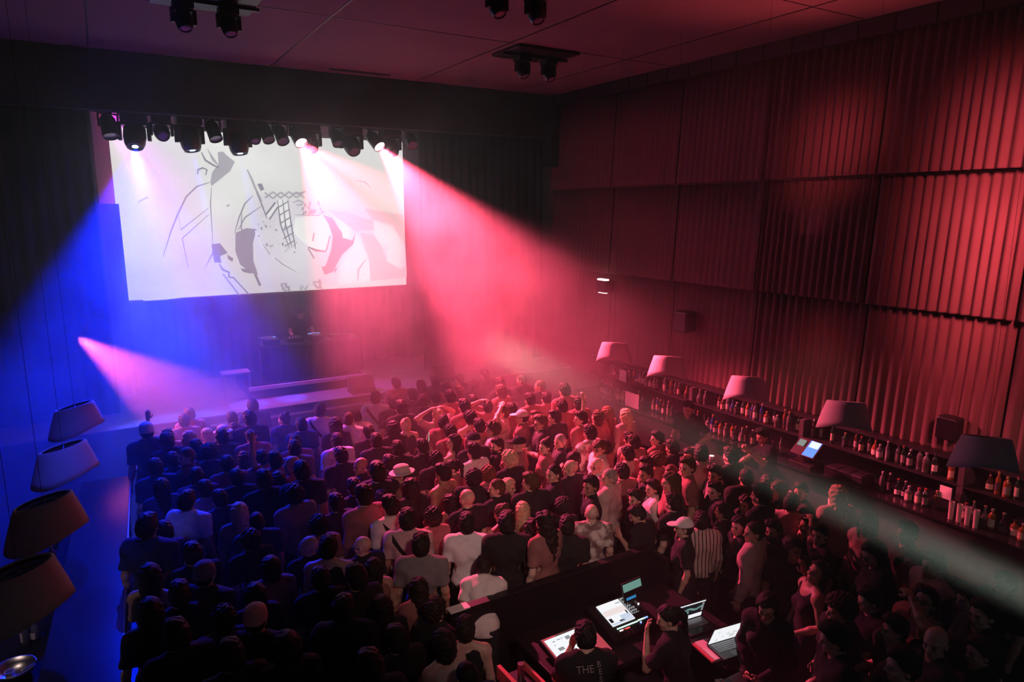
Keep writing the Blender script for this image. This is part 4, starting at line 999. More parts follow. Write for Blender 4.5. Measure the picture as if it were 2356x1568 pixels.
b = MB(); b.box((-.12, .01, 0), (.13, .085, .004), 0, TM); b.box((-.10, -.075, 0), (.03, -.05, .004), 1, TM); b.build('screen', [TG, CYA], mo)
def laptop(x, y, z, rz, label, kind, ang=100):
    t = thing('laptop', label, 'laptop', (x, y, z), rz)
    b = MB(); b.box((-.17, -.12, 0), (.17, .12, .018)); b.build('base', M['black'], t, bevel=.004)
    b = MB()
    for r in range(5):
        for k in range(12): b.box((-.145 + k * .0245, -.02 + r * .025, .018), (-.125 + k * .0245, -.0 + r * .025, .0205))
    b.build('keyboard', M['steel'] if False else M['lensoff'], t)
    b = MB(); b.box((-.045, -.105, .018), (.045, -.04, .019)); b.build('touchpad', M['gloss'], t)
    TL = Matrix.Translation((0, .12, .012)) @ Matrix.Rotation(rad(ang), 4, 'X')
    b = MB(); b.box((-.17, 0, -.01), (.17, .23, 0), M=TL); lid = b.build('lid', M['black'], t, bevel=.003)
    b = MB(); b.box((-.16, .012, 0), (.16, .22, .002), 0, TL); scn = b.build('screen', WS if kind == 'white' else DK, lid)
    b = MB()
    if kind == 'white':
        for q in ((-.09,.03,-.07,.06),(-.02,.06,-.01,.09),(.06,.05,.12,.09),(.09,.10,.14,.12),(-.1,.15,-.07,.16),(.02,.10,.05,.12)): b.box((q[0],q[1],.002),(q[2],q[3],.003), 0, TL)
        b.build('screen_graphics', [emat('faint_grey', (.8,.82,.82), .85)], scn)
    else:
        b.box((-.16,.205,.002),(.16,.22,.003), 0, TL); b.box((-.07,.015,.002),(.15,.065,.003), 0, TL); b.box((-.08,.075,.002),(-.03,.125,.003), 1, TL)
        for k in range(9): b.box((-.09 + k*.024, .125 + .012*math.sin(k*.9), .002), (-.062 + k*.024, .15 + .012*math.sin(k*.9), .003), 1, TL)
        for k in range(6): b.box((.125,.09 + k*.018,.002),(.15,.103 + k*.018,.003), 2, TL); b.box((-.155,.03 + k*.026,.002),(-.12,.045 + k*.026,.003), 2, TL)
        b.build('screen_graphics', [WS, TG, GR], scn)
    return t
laptop(4.76, 4.36, .89, rad(-6), 'black laptop with a dark graph window on the desk right of the console', 'graph', 105)
laptop(4.72, 3.90, .93, rad(-8), 'laptop with a blank white screen on the desk wing', 'white', 112)
pp = thing('paper_stack', 'stack of red-lit papers under the white-screened laptop', 'papers', (4.64, 4.02, .89), rad(-8))
b = MB(); b.box((-.15, -.16, 0), (.13, .13, .018)); b.build('lower_sheets', M['redfab'], pp)  # red light on the papers is put into the sheet colour
b = MB(); b.box((-.13, -.17, .018), (.14, .12, .036)); b.build('top_sheets', M['white'], pp)
fc = thing('flight_case', 'black flight case behind the desk near the bottom of the picture', 'case', (4.28, 3.30, 0))
b = MB(); b.box((-.3, -.25, 0), (.3, .35, .92)); b.build('case', M['black'], fc, bevel=.01)
b = MB()
for sx in (-1, 1):
    for sy in (-.25, .35): b.box((sx * .3 - .015, sy - .015, 0), (sx * .3 + .015, sy + .015, .93))
b.build('corner_trim', M['steel'], fc)
cb = thing('card_box', 'small white box with dark and red marks on the black case', 'box', (4.28, 3.62, .925), rad(-20))
b = MB(); b.box((-.035, -.03, 0), (.035, .03, .025)); b.build('box', M['whitebox'] if 'whitebox' in M else M['white'], cb)
b = MB(); b.box((.0, -.02, .025), (.012, .018, .0258), 0); b.box((.018, -.02, .025), (.03, .01, .0258), 1); b.build('print', [M['black'], M['redfab']], cb)
rc = thing('equipment_case', 'open case with red and white striped cloth at the desk\'s left end', 'case', (2.94, 4.42, 0), rad(1))
b = MB(); b.box((-.18, -.42, 0), (.10, .42, .80)); b.build('case', M['black'], rc, bevel=.01)
v = Vol(*grid((-.22, -.46, .74), (.2, .2, 1.02), .012)); v.ell((-.03, -.16, .85), (.13, .24, .12), None, .03); v.wobble(.008, 28, 3); me, _ = v.mesh('striped_cloth')
cm = mat('striped_cloth', (.5,.2,.2), .85); nt = cm.node_tree; w = nt.nodes.new('ShaderNodeTexWave'); w.inputs['Scale'].default_value = 4.2; w.bands_direction = 'DIAGONAL'; tc = nt.nodes.new('ShaderNodeTexCoord'); nt.links.new(tc.outputs['Object'], w.inputs['Vector']); cr = nt.nodes.new('ShaderNodeValToRGB'); cr.color_ramp.elements[0].color = (.28,.05,.07,1); cr.color_ramp.elements[1].color = (.75,.6,.6,1); cr.color_ramp.elements[0].position = .4; cr.color_ramp.elements[1].position = .55; nt.links.new(w.outputs['Fac'], cr.inputs['Fac']); nt.links.new(cr.outputs['Color'], nt.nodes['Principled BSDF'].inputs['Base Color'])
me.materials.append(cm); child('striped_cloth', me, rc)
b = MB(); b.box((-.19, -.42, .78), (-.15, .42, .92)); b.box((.08, -.42, .78), (.11, .42, .86)); b.build('rim', M['redfab'], rc, bevel=.006)
b = MB(); b.tube([(-.1, .15 + .05 * math.sin(k), .82 + .02 * math.cos(2 * k)) for k in range(12)], .012, 6); b.build('cable', M['gloss'], rc)
b = MB(); b.cyl((-.02, .28, .80), (-.02, .28, .96), .035, .03, 12); b.build('lid_knob', M['steel'], rc)
stl = thing('stool', 'dark round stool under the operator with the printed T-shirt', 'stool', (3.36, 3.95, 0))
b = MB(); b.lathe([(0,.55),(.17,.55),(.18,.53),(.18,.50),(.16,.49),(0,.49)], 20); b.build('seat', M['black'], stl)
b = MB(); b.cyl((0,0,.03), (0,0,.49), .03); b.build('post', M['steel'], stl)
b = MB(); b.lathe([(0,0),(.2,0),(.2,.02),(0,.04)], 20); b.build('base', M['black'], stl)
st2 = copy_tree(stl); st2.location = (4.17, 3.85, .06); st2['label'] = 'dark round stool under the operator by the touch screen'
# ------------------------------------------------------------------ the crowd
# view window, x, y of the head in it, hair, hair colour, top, top colour, pose, build, facing, extras | label for those who stand out
WIN = dict(A=(840,880,3.272), B=(240,880,3.57), D=(240,1180,4.04), E=(700,1180,4.04), F=(1180,1140,3.663), G=(1750,1160,3.843), H=(1450,780,2.6))
FACE = dict(S=8, B=-31, L=59, Q=20, R=-118, F=149, K=-70, M=100)
CROWD = '''
A 80 118 short d tee w stand m B strap|person in a white T-shirt with a dark shoulder strap at the front by the stage
A 305 320 bun l tank k stand f S -|blonde person with tied hair and bare shoulders crossed by thin black straps
A 545 245 bob l tee p headup f S -|pale blond person with both hands at their head, behind the strappy blonde
A 590 300 short d long r stand m B -|
A 665 445 long d tank k phone1 f L -|long dark-haired bare-shouldered person lifting one arm with a phone
A 790 270 curly d tank r stand m S -|curly-haired person in a dark sleeveless top with bare lit shoulders
A 430 485 short d tee k stand m S -|
A 245 500 short d tee k stand m S -|
A 960 350 curly b shirt p stand m L -|curly brown-haired person in a patterned pale shirt seen from the left side
A 885 330 short d tee r stand m S -|
A 1040 222 crop b tee p headup m L -|person in a pale top with both hands on their head near the stage's right end
A 925 185 short d tee r headhand m B -|
A 1178 258 cap c tee r stand m L -|person wearing a pale cap with its brim to the left, right of the raised elbows
A 1285 262 short b tee k standL m Q -|
A 1320 302 side b tee k cross m L glasses|person in glasses with folded tattooed arms right of the pale cap
A 1425 262 short d tee k standL m S -|
A 1622 272 short d tee r standL m Q -|tall dark-haired person in a deep red T-shirt left of the bar's panel
A 1690 380 short d shirt p stand m S -|dark-haired person in a speckled pale shirt below the deep red T-shirt
A 1760 492 fringe b shirt c standL m L glasses|brown-fringed person in glasses and a pale collar, left profile
A 1800 545 short d tee r drink m Q -|
A 1465 440 crop g tee k standL m L -|close-cropped grey-haired person in left profile with a dark top
A 1356 480 bun d tee r standL f L -|person with dark pinned-up hair in a dark red top, left profile
A 1155 462 cap k tee r stand m L undercap|person in a dark cap and red top, left profile
A 1025 500 short d tee k standL m L beard|
A 1085 580 curly l tee k stand m Q -|blond curly-haired person in a dark top in the middle of the crowd
A 1110 660 bun d long r drink f L -|
A 820 522 short d tee w stand m Q -|short-haired person whose pale T-shirt shoulder is lit, left of the blond curls
A 815 432 cap k tee k stand m S undercap|
A 845 612 curly b tee k stand m S -|
A 530 600 curly d tee k stand m S -|
A 585 682 short d tank r stand m Q -|short dark-haired person with bare reddish shoulders left of the two curly heads
A 655 640 pony d long r face f L -|
A 272 690 bucket c tee r stand m L -|person in a floppy pale hat on the left of the red crowd
A 340 790 long d tee k stand f S -|
A 60 655 short d tee k stand m S -|
A 180 660 short d tee k stand m S -|
A 820 722 curly d tee k stand m B -|dark curly-haired person with a pale neckline at the crowd's centre
A 925 712 curly r tee r stand m S -|
A 990 792 crop b tee k standL m Q -|cropped-haired heavy person in a black T-shirt at the crowd's centre
A 1082 802 bob l tee r standR f R -|
A 1245 750 short b tee k standL m S -|brown-haired person in a plain black T-shirt directly left of the bald head
A 768 872 - d tee k stand m S -|bald person in a dark top left of the heavy cropped person
A 658 812 short d tee k stand m S -|
A 640 925 long d long r stand f S -|
A 1185 962 long l tee r stand f B -|person with long straight blond hair seen from behind
A 1030 985 bun b tank w stand m Q -|person with brown pinned hair and one white shoulder lit
A 1065 1062 side d tee k stand m B -|broad dark-haired person in a dark red-black T-shirt right of the white T-shirt
A 1420 682 crop d tee k standL m L -|cropped dark-haired person in left profile just left of the bald head
A 1545 642 - d tee k standL m Q -|bald person in a black T-shirt in the middle of the red crowd
A 1568 580 fringe d long k face f L -|
A 1742 625 - d tee w standL m L glasses|bald bespectacled person in a white top, left profile
A 1838 712 crop g shirt p standL m Q -|grey-cropped person in a pale shirt right of the bald heads
A 1935 692 short d tee r stand m S -|
A 1695 775 short d tee k standL m L -|dark-haired person in a black T-shirt, left profile, below the bald bespectacled person
A 1410 812 curly d tee p drink m L glasses|
A 1490 945 afro d tee k stand f S -|person with a round dark afro in the middle of the crowd
A 1770 930 bob d tee k standR f R -|
A 1705 982 - d tee w stand m B -|bald person in a blotchy pale T-shirt seen from behind
A 1520 1080 short d tee k stand m B -|dark-haired person in a black T-shirt left of the blotchy pale T-shirt
A 1320 1025 wavy d tee r stand f S -|
A 1275 1095 wavy d tee k standR f K -|
A 1235 1180 curly d tee k stand m S -|
A 2035 872 side d tee k standL m L -|dark-haired person whose lit face looks left above the leaning drinker
A 2050 1012 short d tee k hunch m Q -|broad person in a black T-shirt bending to a drink, right of the blotchy T-shirt
A 2110 985 long d long r stand f K -|
A 2165 792 short d shirt w drink m L -|dark-haired person in a white top, left profile, right of the leaning drinker
A 2192 640 afro b tee r stand f S -|
A 2112 672 short d tee r standL m L -|
A 2020 592 short d shirt p stand m S -|
A 2300 745 long b tee r stand f L -|
A 1985 442 short d tee p stand f S -|
A 1960 250 long l tee p stand f S -|
A 1750 258 bob b tee r up f S -|
A 1880 228 long r tee r stand f S -|
A 745 182 short d tee r stand m S -|
A 812 140 short d tee r stand m S -|
A 1022 62 bob b tee r stand f S -|
A 1102 205 short d tee r stand m S -|
A 1500 60 short d tee r stand m S -|
A 1240 130 short d tee r stand m S -|
A 1360 120 short d tee r stand m S -|
A 1480 180 short d tee r stand m S -|
A 1610 150 bob d tee r stand f S -|
A 640 110 short d tee r stand m S -|
A 530 120 short d tee r stand m S -|
A 355 95 short d tee k stand m S -|
A 435 142 short d tee k stand m B -|short-haired person in black standing alone before the stage's centre
A 212 156 short d tee k stand m S -|
A 270 192 short d tee k stand m S -|
A 185 345 long d tee k stand f S -|
A 640 372 curly d tee r stand m S -|
A 510 1015 curly d tee r stand f S -|
A 320 1035 short d tee p stand m B strap|dark-haired person in a rosy T-shirt with a black strap left of the white T-shirt
A 768 1065 short d tee w stand m B -|dark-haired person in a plain white T-shirt seen from behind, centre front of the crowd
A 190 930 short d tee w stand m Q strap|dark-haired person in a white T-shirt with a slanted black strap
A 420 1225 short d tee g stand m B -|short-haired person in a grey T-shirt in front of the rosy T-shirt
A 130 885 short d tee k stand m S -|
A 550 890 short d tee k stand m S -|
A 860 950 short d tee k stand m S -|
B 1220 196 short d tee k stand m S -|dark-haired person standing nearest the lit edge of the stage
B 1165 300 short d tee k stand m S -|
B 1050 320 short d tee k stand m S -|
B 975 412 bucket w tee k stand f Q -|person in a bright pale hat near the stage's left front
B 1065 440 long d tee k stand f S -|
B 1210 442 cap k tee r stand m S undercap|
B 1400 640 short d tee r up m S -|short-haired person with one bare arm raised among the left crowd
B 1570 495 short d tee r stand m S -|
B 1772 232 short d tee w stand m B strap|person in white with a slanted strap, left of two white shirts by the stage
B 2010 300 crop b tee w stand m B -|person with broad white shirt back, middle of the white shirts by the stage
B 2062 342 short d tee c hunch m S -|
B 1912 482 short d tee w stand m S -|
B 1895 325 long d tee k stand f S -|
B 2172 412 short d tee k stand m S -|
B 2232 482 short d tee k stand m S -|
B 1296 622 short d long r stand m Q -|dark-haired person in a rumpled pinkish top at the left of the crowd
B 1540 672 - d tee r standL m L -|bald person in left profile whose scalp glows pink, left of the crowd's centre
B 1562 545 short d tee g stand m S -|
B 1622 732 short d tee k stand m S -|
B 580 482 short b tee k stand m Q -|
B 692 460 bob l tee r standL f L -|pale-haired person in left profile at the smoky left front
B 755 532 short d tee k stand m S -|
B 855 582 afro d tee k stand f S -|dark afro-haired person at the left front of the crowd
B 672 605 crop b tee k standL m L -|
B 280 402 beanie w tee n stand m Q -|person in a pale cap at the crowd's far left by the bar
B 352 462 short l tee n bent m L -|
B 520 440 short b tee r up m S -|fair-armed person with a raised arm in the pink smoke at left
B 900 452 short d tee k stand m S -|
B 842 452 bob l tee r stand f L -|
B 655 318 short d tee r stand m S -|
B 700 262 short d tee r stand m S -|
B 1012 672 short d tee r stand m S -|
B 1088 785 short d tee k stand m S -|
B 760 832 short d tee n stand m S -|
B 1182 652 long d tee r stand f S -|
B 1312 802 short d tee k stand m S -|
B 682 975 short d tee w stand m B -|dark-haired person in a loose pale T-shirt, alone on the left of the crowd
B 830 900 short d tee g stand m S -|
B 1108 1065 long l tee g stand f S -|person with long pale hair in the dim purple left crowd
B 1560 925 curly d shirt g stand m Q -|large curly-haired person in a grey shirt at the left of the crowd
B 1250 1142 crop d tee n stand m S -|
B 1762 1175 curly d tee r stand f S -|
B 2168 682 - d tee k standL m L -|
B 2242 722 short d tee k stand m S -|
B 2050 862 short d tee k stand m S -|
B 2132 932 short d long r stand m S -|
B 1905 992 short d tee k stand m S -|
B 1942 602 short d tee k stand m S -|
B 1430 800 long d tee r stand f S -|
B 950 960 short d tee n stand m S -|
B 560 640 short d tee n stand m S -|
B 420 700 short d tee n stand m S -|
B 470 860 long d tee n stand f S -|
D 290 128 short d tee n stand m B -|dark-haired person in a dark top nearest the left bar, blue-lit
D 822 385 short d tee k stand m S -|
D 1360 255 curly d tee k stand m Q -|
D 940 572 beanie g tee k stand m B -|person in a close grey-purple knit cap in the dark left crowd
D 335 540 long d tank k drinkL f B -|long-haired person with bare shoulders and one elbow on the left bar
D 398 915 long d tee k stand f S -|
D 180 1210 side d tee k stand m S -|
D 672 1140 short d tee k stand m S -|
D 1112 1010 curly d tee k stand m S -|
D 1412 985 beanie p tee k stand m B -|person in a pink-lit knit cap near the bottom left
D 1405 760 long d tee k stand f S -|
D 1545 505 bob d tee r stand f S -|
D 2085 325 short d tank k stand m B -|dark curly-haired person with bare lit shoulders in a dark vest, lower left
D 1905 370 - d tee k standL m S -|
D 700 760 short d tee k stand m S -|
D 1180 1330 short d tee k stand m S -|
D 250 1420 short d tee k stand m S -|
D 1700 1240 long d tee k stand f S -|
D 560 240 short d tee n stand m S -|
E 540 305 - d tee k standL m S glasses|bald person in glasses with a shiny scalp, lower left of the crowd
E 482 605 short d tee k stand m Q -|broad short-haired person in a dark T-shirt in front of the bald bespectacled one
E 645 520 long d tank r standR f S -|
E 972 480 bun d long r stand f S -|
E 900 655 curly d tee k stand m S -|
E 1672 495 short d tee w leanlow m B -|dark-haired person in a white T-shirt leaning at the booth wall
E 1222 905 curly d tee k stand f K -|
E 1290 1215 bob d tank c stand f S -|person with one bare pale shoulder near the bottom centre
E 1500 1110 short d tank k stand m B -|large dark-haired person in a dark vest at the bottom centre
E 370 905 short d hoodie k stand m B -|large person in a dark hooded jacket at the lower left of centre
E 610 1440 short d tee k stand m S -|
E 860 1180 short d tee k stand m S -|
E 150 620 short d tee k stand m S -|
E 720 880 long d tee k stand f S -|
E 1060 700 long d tee r stand f S -|
E 80 1180 short d tee k stand m S -|
F 1548 245 short d shirt c stand m B -|dark-haired person in a striped pale shirt behind the laptops
F 1440 265 cap w tee k stand f L -|person in a white-brimmed cap left of the striped shirt
F 2030 305 crop d shirt p standL m Q -|cropped-haired person in an open rosy jacket, right of the striped shirt
F 2195 290 side d tee k standL m L beard|bearded long-haired person in left profile right of the rosy jacket
F 1772 130 short d tee k stand m Q -|dark-haired person in a broad black T-shirt behind the striped shirt
F 1905 250 wavy d tee k standL f L -|
F 1350 60 short d tee k stand m S -|
F 1640 20 short d tee k stand m S -|
F 330 560 crop d tee k stand m S -|
G 285 385 bob d tee k face f F -|dark-haired person with a hand to their face, behind the booth at right
G 505 600 long d tank k lookup f L -|long-haired bare-armed person tilting their face up to the left
G 995 430 long d long k clasp f L glasses|
G 1450 860 side d tee r browup m L glasses|person in dark glasses looking up with a hand shading the brow
G 1545 1215 - d tee k standL m L -|bald person in left profile near the bottom right
G 1960 965 short d tee k drink m L -|
G 960 835 short d tee k bent m L -|
G 690 930 afro d tee k stand f L -|
G 1350 520 bob d tee r stand f L -|
G 1525 535 short b tee p stand m L -|
G 1830 830 curly d tee k stand m L -|
G 940 170 long b long p standL f L -|
G 520 260 short d tee k standL m L -|
G 420 200 short d tank k headhand f L -|
G 1900 1330 short d tee k stand m L -|
G 1290 250 short d tee k reach1 m L -|
G 60 900 long d long k clasp f M glasses|long-haired person in glasses with clasped hands at the desk's right
G 650 1180 short d tee k bent m L -|
G 1180 1120 short d tee k stand m L -|
G 2150 700 short d tee k stand m L -|
G 1250 1420 short d tee k stand m L -|
H 160 610 short d tee r standL m Q -|
H 160 742 afro r tee r stand f S -|
H 92 802 short d tee k standL m L -|
H 240 842 long b tee r standL f L -|
H 340 762 short b tee r standL m L -|person in left profile with a lit brow, left of the grey top by the bar
H 352 700 short d tee k standL m L -|
H 425 690 short d tee p bent m B -|
H 506 808 side d shirt g standL m L -|dark-haired person in a grey collared top facing left by the bar
H 506 905 short d tee k standL m L -|dark-haired person in black, left profile, in front of the grey collared top
H 692 825 crop d tee k stand m B -|
H 818 860 long d tee k stand f B -|
H 1020 925 short d tee k standL m L -|
H 1240 935 long l long p stand f B -|person with long pale hair and pale top in the greenish beam
H 905 905 bob b tee k stand f L -|
H 690 985 wavy d tee k standL f L -|
H 965 985 short d tee p bent m K -|
H 780 935 short d tee k stand m S -|
H 1110 1030 short d tee k stand m L -|
H 600 700 short d tee k stand m S -|
H 20 620 short d tee r stand m S -|
H 250 650 short d tee k stand m S -|
'''
PEOPLE = []; placed = []
POSE['leanlow'] = ('reach','bent',-10,-20,-40)
POSE['reach1'] = ('down','reach',10,0,-4)
FOHBOX = (2.5, 5.2, 3.0, 5.80)
def blocked(x, y):
    if 2.5 < x < 5.28 and 3.72 < y < 5.76: return True
    if 2.5 < x < 4.58 and 2.95 < y <= 3.72: return True
    if x > 7.28 or y > 13.0: return True
    if x < -.10 + .054 * (y - 7.2) + .26: return True
    return False
def place(px, py, tries, dmin, pose='stand'):
    best = None; hf = body_frames(pose)[2]((0, 0, .12))[2] / 1.74 + .004
    for hgt in tries:
        for ox, oy in ((0,0),(0,6),(0,-6),(8,0),(-8,0),(10,8),(-10,8),(0,14),(-10,-8),(10,-8),(18,0),(-18,0),(28,0),(0,-16),(14,-16),(-14,-16),(22,12),(-22,12)):
            p = at_z(px + ox, py + oy, hgt * hf)
            if blocked(p.x, p.y): continue
            d = min([math.hypot(p.x - q[0], p.y - q[1]) for q in placed] or [9])
            sc_ = min(d, dmin) - .004 * math.hypot(ox, oy) - .10 * abs(hgt - 1.72)
            if best is None or sc_ > best[0]: best = (sc_, p, hgt, d)
        if best and best[3] >= dmin and best[0] > dmin - .012: break
    return best
rp = random.Random(11)
rows = []
for line in CROWD.strip().splitlines():
    a, lab = line.split('|'); w = a.split()
    ox, oy, s = WIN[w[0]]; px = ox + float(w[1]) / s; py = oy + float(w[2]) / s
    rows.append((0 if lab else 1, px, py, w, lab.strip()))
rows.sort(key=lambda r: (r[0], -r[2]))
for pri, px, py, w, lab in rows:
    fem = w[8] == 'f'
    base = 1.66 if fem else 1.75
    hs = [base] + [base + d for d in (.04, -.04, .08, -.08, .11, -.12)]
    if not lab: rp.shuffle(hs)
    if lab: hs = hs + [base - .16, base + .15, base - .2]
    bst = place(px, py, hs, .40, w[7])
    if bst is None or bst[3] < (.24 if lab else .30): continue
    placed.append((bst[1].x, bst[1].y))
    PEOPLE.append(dict(px=px, py=py, p=bst[1], h=bst[2], hair=None if w[3] == '-' else w[3], hc=w[4], top=w[5], tc=w[6], pose=w[7], fem=fem, face=FACE[w[9]], ex=w[10], label=lab))
# the rest of the packed floor: fill the gaps between them
n_fill = 0
yy = 12.75
while yy > 1.7:
    xx = .02 + rp.uniform(0, .2)
    while xx < 7.25:
        x = xx + rp.uniform(-.08, .08); y = yy + rp.uniform(-.08, .08)
        r = x * math.cos(YAW) - y * math.sin(YAW); fw = x * math.sin(YAW) + y * math.cos(YAW); d_ = CAMZ - 1.6
        dep = fw * math.cos(PITCH) + d_ * math.sin(PITCH); px = 1178 + FPX * r / dep; py = 784 + FPX * (d_ * math.cos(PITCH) - fw * math.sin(PITCH)) / dep
        inview = -20 < px < 2376 and py < 1600
        if inview and not blocked(x, y) and min(math.hypot(x - q[0], y - q[1]) for q in placed) > .46 and not (x > 6.9 and y > 11.5) and not (x < 4.9 and y > 11.75) and not (2.4 < x < 6.6 and y < 2.6):
            fem = rp.random() < .42
            hr = rp.choice(('long','bob','pony','bun','wavy') if fem else ('short','short','side','crop','curly'))
            PEOPLE.append(dict(px=px, py=py, p=Vector((x, y, 0)), h=rp.uniform(1.56, 1.66) if fem else rp.uniform(1.62, 1.76), hair=hr, hc=rp.choice('ddkdb'), top='tee', tc=rp.choice('kkkgnr' if x < 6 else 'kkk'), pose=rp.choice(('stand','stand','standL','cross','drink')), fem=fem, face=8, ex='-', label='', fill=True))
            placed.append((x, y)); n_fill += 1
        xx += .47
    yy -= .30
# words for labels
HW = {None: 'bald', 'short': 'short-haired', 'side': 'swept-haired', 'crop': 'cropped-haired', 'fringe': 'fringed', 'curly': 'curly-haired', 'afro': 'afro-haired', 'long': 'long-haired', 'wavy': 'wavy-haired', 'bob': 'bob-haired', 'bun': 'bun-haired', 'pony': 'ponytailed', 'cap': 'capped', 'beanie': 'knit-capped', 'bucket': 'hatted'}
HCW = dict(d='dark', k='black', b='brown', l='blond', g='grey', r='auburn')
TW = dict(w='white', k='black', g='grey', r='dark red', p='rosy', n='navy', b='brown', c='cream')
TN = dict(tee='T-shirt', long='long-sleeved top', shirt='shirt', tank='sleeveless top', hoodie='hooded top')
LAND = [(q['px'], q['py'], q['label']) for q in PEOPLE if q['label']]
SHORT = {}
for q in PEOPLE:
    if q['label']:
        l = q['label']; SHORT[l] = None
lm = [  # short names of findable neighbours: image place and words
 (305/3.272+840, 320/3.272+880, 'strappy blonde'), (1545/3.272+840, 642/3.272+880, 'bald person in black'), (1742/3.272+840, 625/3.272+880, 'bald bespectacled person'), (1838/3.272+840, 712/3.272+880, 'grey-cropped person'),
 (1705/3.272+840, 982/3.272+880, 'blotchy pale T-shirt'), (768/3.272+840, 1065/3.272+880, 'central plain white T-shirt'), (1185/3.272+840, 962/3.272+880, 'straight blond hair'), (1085/3.272+840, 580/3.272+880, 'blond curly person'),
 (1178/3.272+840, 258/3.272+880, 'pale cap'), (665/3.272+840, 445/3.272+880, 'raised phone arm'), (1548/3.663+1180, 245/3.663+1140, 'striped shirt'), (2030/3.663+1180, 305/3.663+1140, 'open rosy jacket'),
 (682/3.57+240, 975/3.57+880, 'loose pale T-shirt'), (1560/3.57+240, 925/3.57+880, 'large grey shirt'), (1412/4.04+240, 985/4.04+1180, 'pink-lit knit cap'), (540/4.04+700, 305/4.04+1180, 'shiny bald scalp'),
 (505/3.843+1750, 600/3.843+1160, 'upturned bare-armed face'), (1450/3.843+1750, 860/3.843+1160, 'hand-shaded brow'), (1240/2.6+1450, 935/2.6+780, 'pale hair in the beam'), (506/2.6+1450, 808/2.6+780, 'grey collared top'),
 (335/4.04+240, 540/4.04+1180, 'left-bar elbow'), (1540/3.57+240, 672/3.57+880, 'pink glowing scalp'), (2010/3.57+240, 300/3.57+880, 'broad white shirt'), (972/3.57+240, 412/3.57+880, 'bright pale hat'),
 (1490/3.272+840, 945/3.272+880, 'round afro'), (1672/4.04+700, 495/4.04+1180, 'booth-leaning white T-shirt'), (1622/3.272+840, 272/3.272+880, 'deep red T-shirt'), (272/3.272+840, 690/3.272+880, 'floppy pale hat'), (370/4.04+700, 905/4.04+1180, 'hooded jacket'), (1545/3.843+1750, 1215/3.843+1160, 'lower-right bald profile')]
def sector(dx, dy):
    a = math.degrees(math.atan2(-dy, dx)) % 360
    return int(((a + 22.5) % 360) // 45)
SW = ['right of', 'behind-right of', 'behind', 'behind-left of', 'left of', 'front-left of', 'in front of', 'front-right of']
used = set(q['label'] for q in PEOPLE if q['label'])
def words(q):
    h = HW[q['hair']]; hc = HCW.get(q['hc'], '') if q['hair'] not in (None, 'cap', 'beanie', 'bucket') else ''
    return (hc + ' ' + h).strip().replace('dark short-haired', 'dark short-haired'), f"{TW[q['tc']]} {TN[q['top']]}"
for q in PEOPLE: q['w'] = words(q)
for q in PEOPLE:
    if q['label']: continue
    best = None
    for (lx, ly, ln) in sorted(lm, key=lambda l: math.hypot(l[0] - q['px'], l[1] - q['py'])):
        s = sector(q['px'] - lx, q['py'] - ly); d0 = math.hypot(lx - q['px'], ly - q['py'])
        same = sorted(math.hypot(o['px'] - lx, o['py'] - ly) for o in PEOPLE if o['w'] == q['w'] and sector(o['px'] - lx, o['py'] - ly) == s and math.hypot(o['px'] - lx, o['py'] - ly) > 14)
        rk = same.index(d0) if d0 in same else 9
        if rk < 3 and d0 > 14:
            sc_ = rk * 60 + d0
            lab = f"{('nearest', 'second-nearest', 'third-nearest')[rk]} {q['w'][0]} person in {q['w'][1]}, {SW[s]} the {ln}"
            if lab not in used and (best is None or sc_ < best[0]): best = (sc_, lab)
    q['label'] = best[1] if best else f"{q['w'][0]} person in a {q['w'][1]} among the dark crowd"
    used.add(q['label'])
for i, q in enumerate(PEOPLE):
    rz = rad(q['face'] + rp.uniform(-9, 9)); hp = HAIRC.get(q['hc'], (.02,.012,.01))
    if q['hair'] in ('cap', 'beanie', 'bucket'): hp = {'k': (.02,.018,.02), 'g': (.20,.17,.2)}.get(q['hc'], HAIRC.get(q['hc'], TOPC.get(q['hc'], (.6,.55,.5))))
    if q['hair'] == 'cap' and q['hc'] == 'c': hp = (.66,.6,.55)
    tcol = TOPC[q['tc']]; j = rp.uniform(.85, 1.15); tcol = tuple(min(.82, c * j) for c in tcol)
    T, Rt, H, Rh, piv, ra, la = body_frames(q['pose']); hc = H((0, 0, .12)); s = q['h'] / 1.74
    cx, cy = hc[0] * s, hc[1] * s
    x = q['p'].x - (math.cos(rz) * cx - math.sin(rz) * cy); y = q['p'].y - (math.sin(rz) * cx + math.cos(rz) * cy)
    o = make_person((x, y, 0), rz, q['h'], q['pose'], q['fem'], q['hair'], hp, q['top'], tcol, SKIN[rp.choice((0,0,0,1,1,2,3,3,4))] if not q.get('fill') else rp.choice(SKIN), set(q['ex'].split(',')))
    tag(o, q['label'], 'person', 'standing concert crowd')
    q['obj'] = o
print('people', len(PEOPLE), 'fill', n_fill)
# striped shirt, blotchy shirt
def special_cloth(name, build):
    m = mat(name, rough=.9, obj_col=True, bump=.3, bscale=35); build(m.node_tree); return m
def find(lab): return next((q['obj'] for q in PEOPLE if lab in q['label']), None)
def stripes(nt):
    tc = nt.nodes.new('ShaderNodeTexCoord'); w = nt.nodes.new('ShaderNodeTexWave'); w.inputs['Scale'].default_value = 6.5; w.inputs['Distortion'].default_value = .4
    nt.links.new(tc.outputs['Object'], w.inputs['Vector']); cr = nt.nodes.new('ShaderNodeValToRGB')
    cr.color_ramp.elements[0].color = (.05,.04,.04,1); cr.color_ramp.elements[1].color = (.62,.56,.50,1); cr.color_ramp.elements[0].position = .10; cr.color_ramp.elements[1].position = .24
    nt.links.new(w.outputs['Fac'], cr.inputs['Fac']); nt.links.new(cr.outputs['Color'], nt.nodes['Principled BSDF'].inputs['Base Color'])
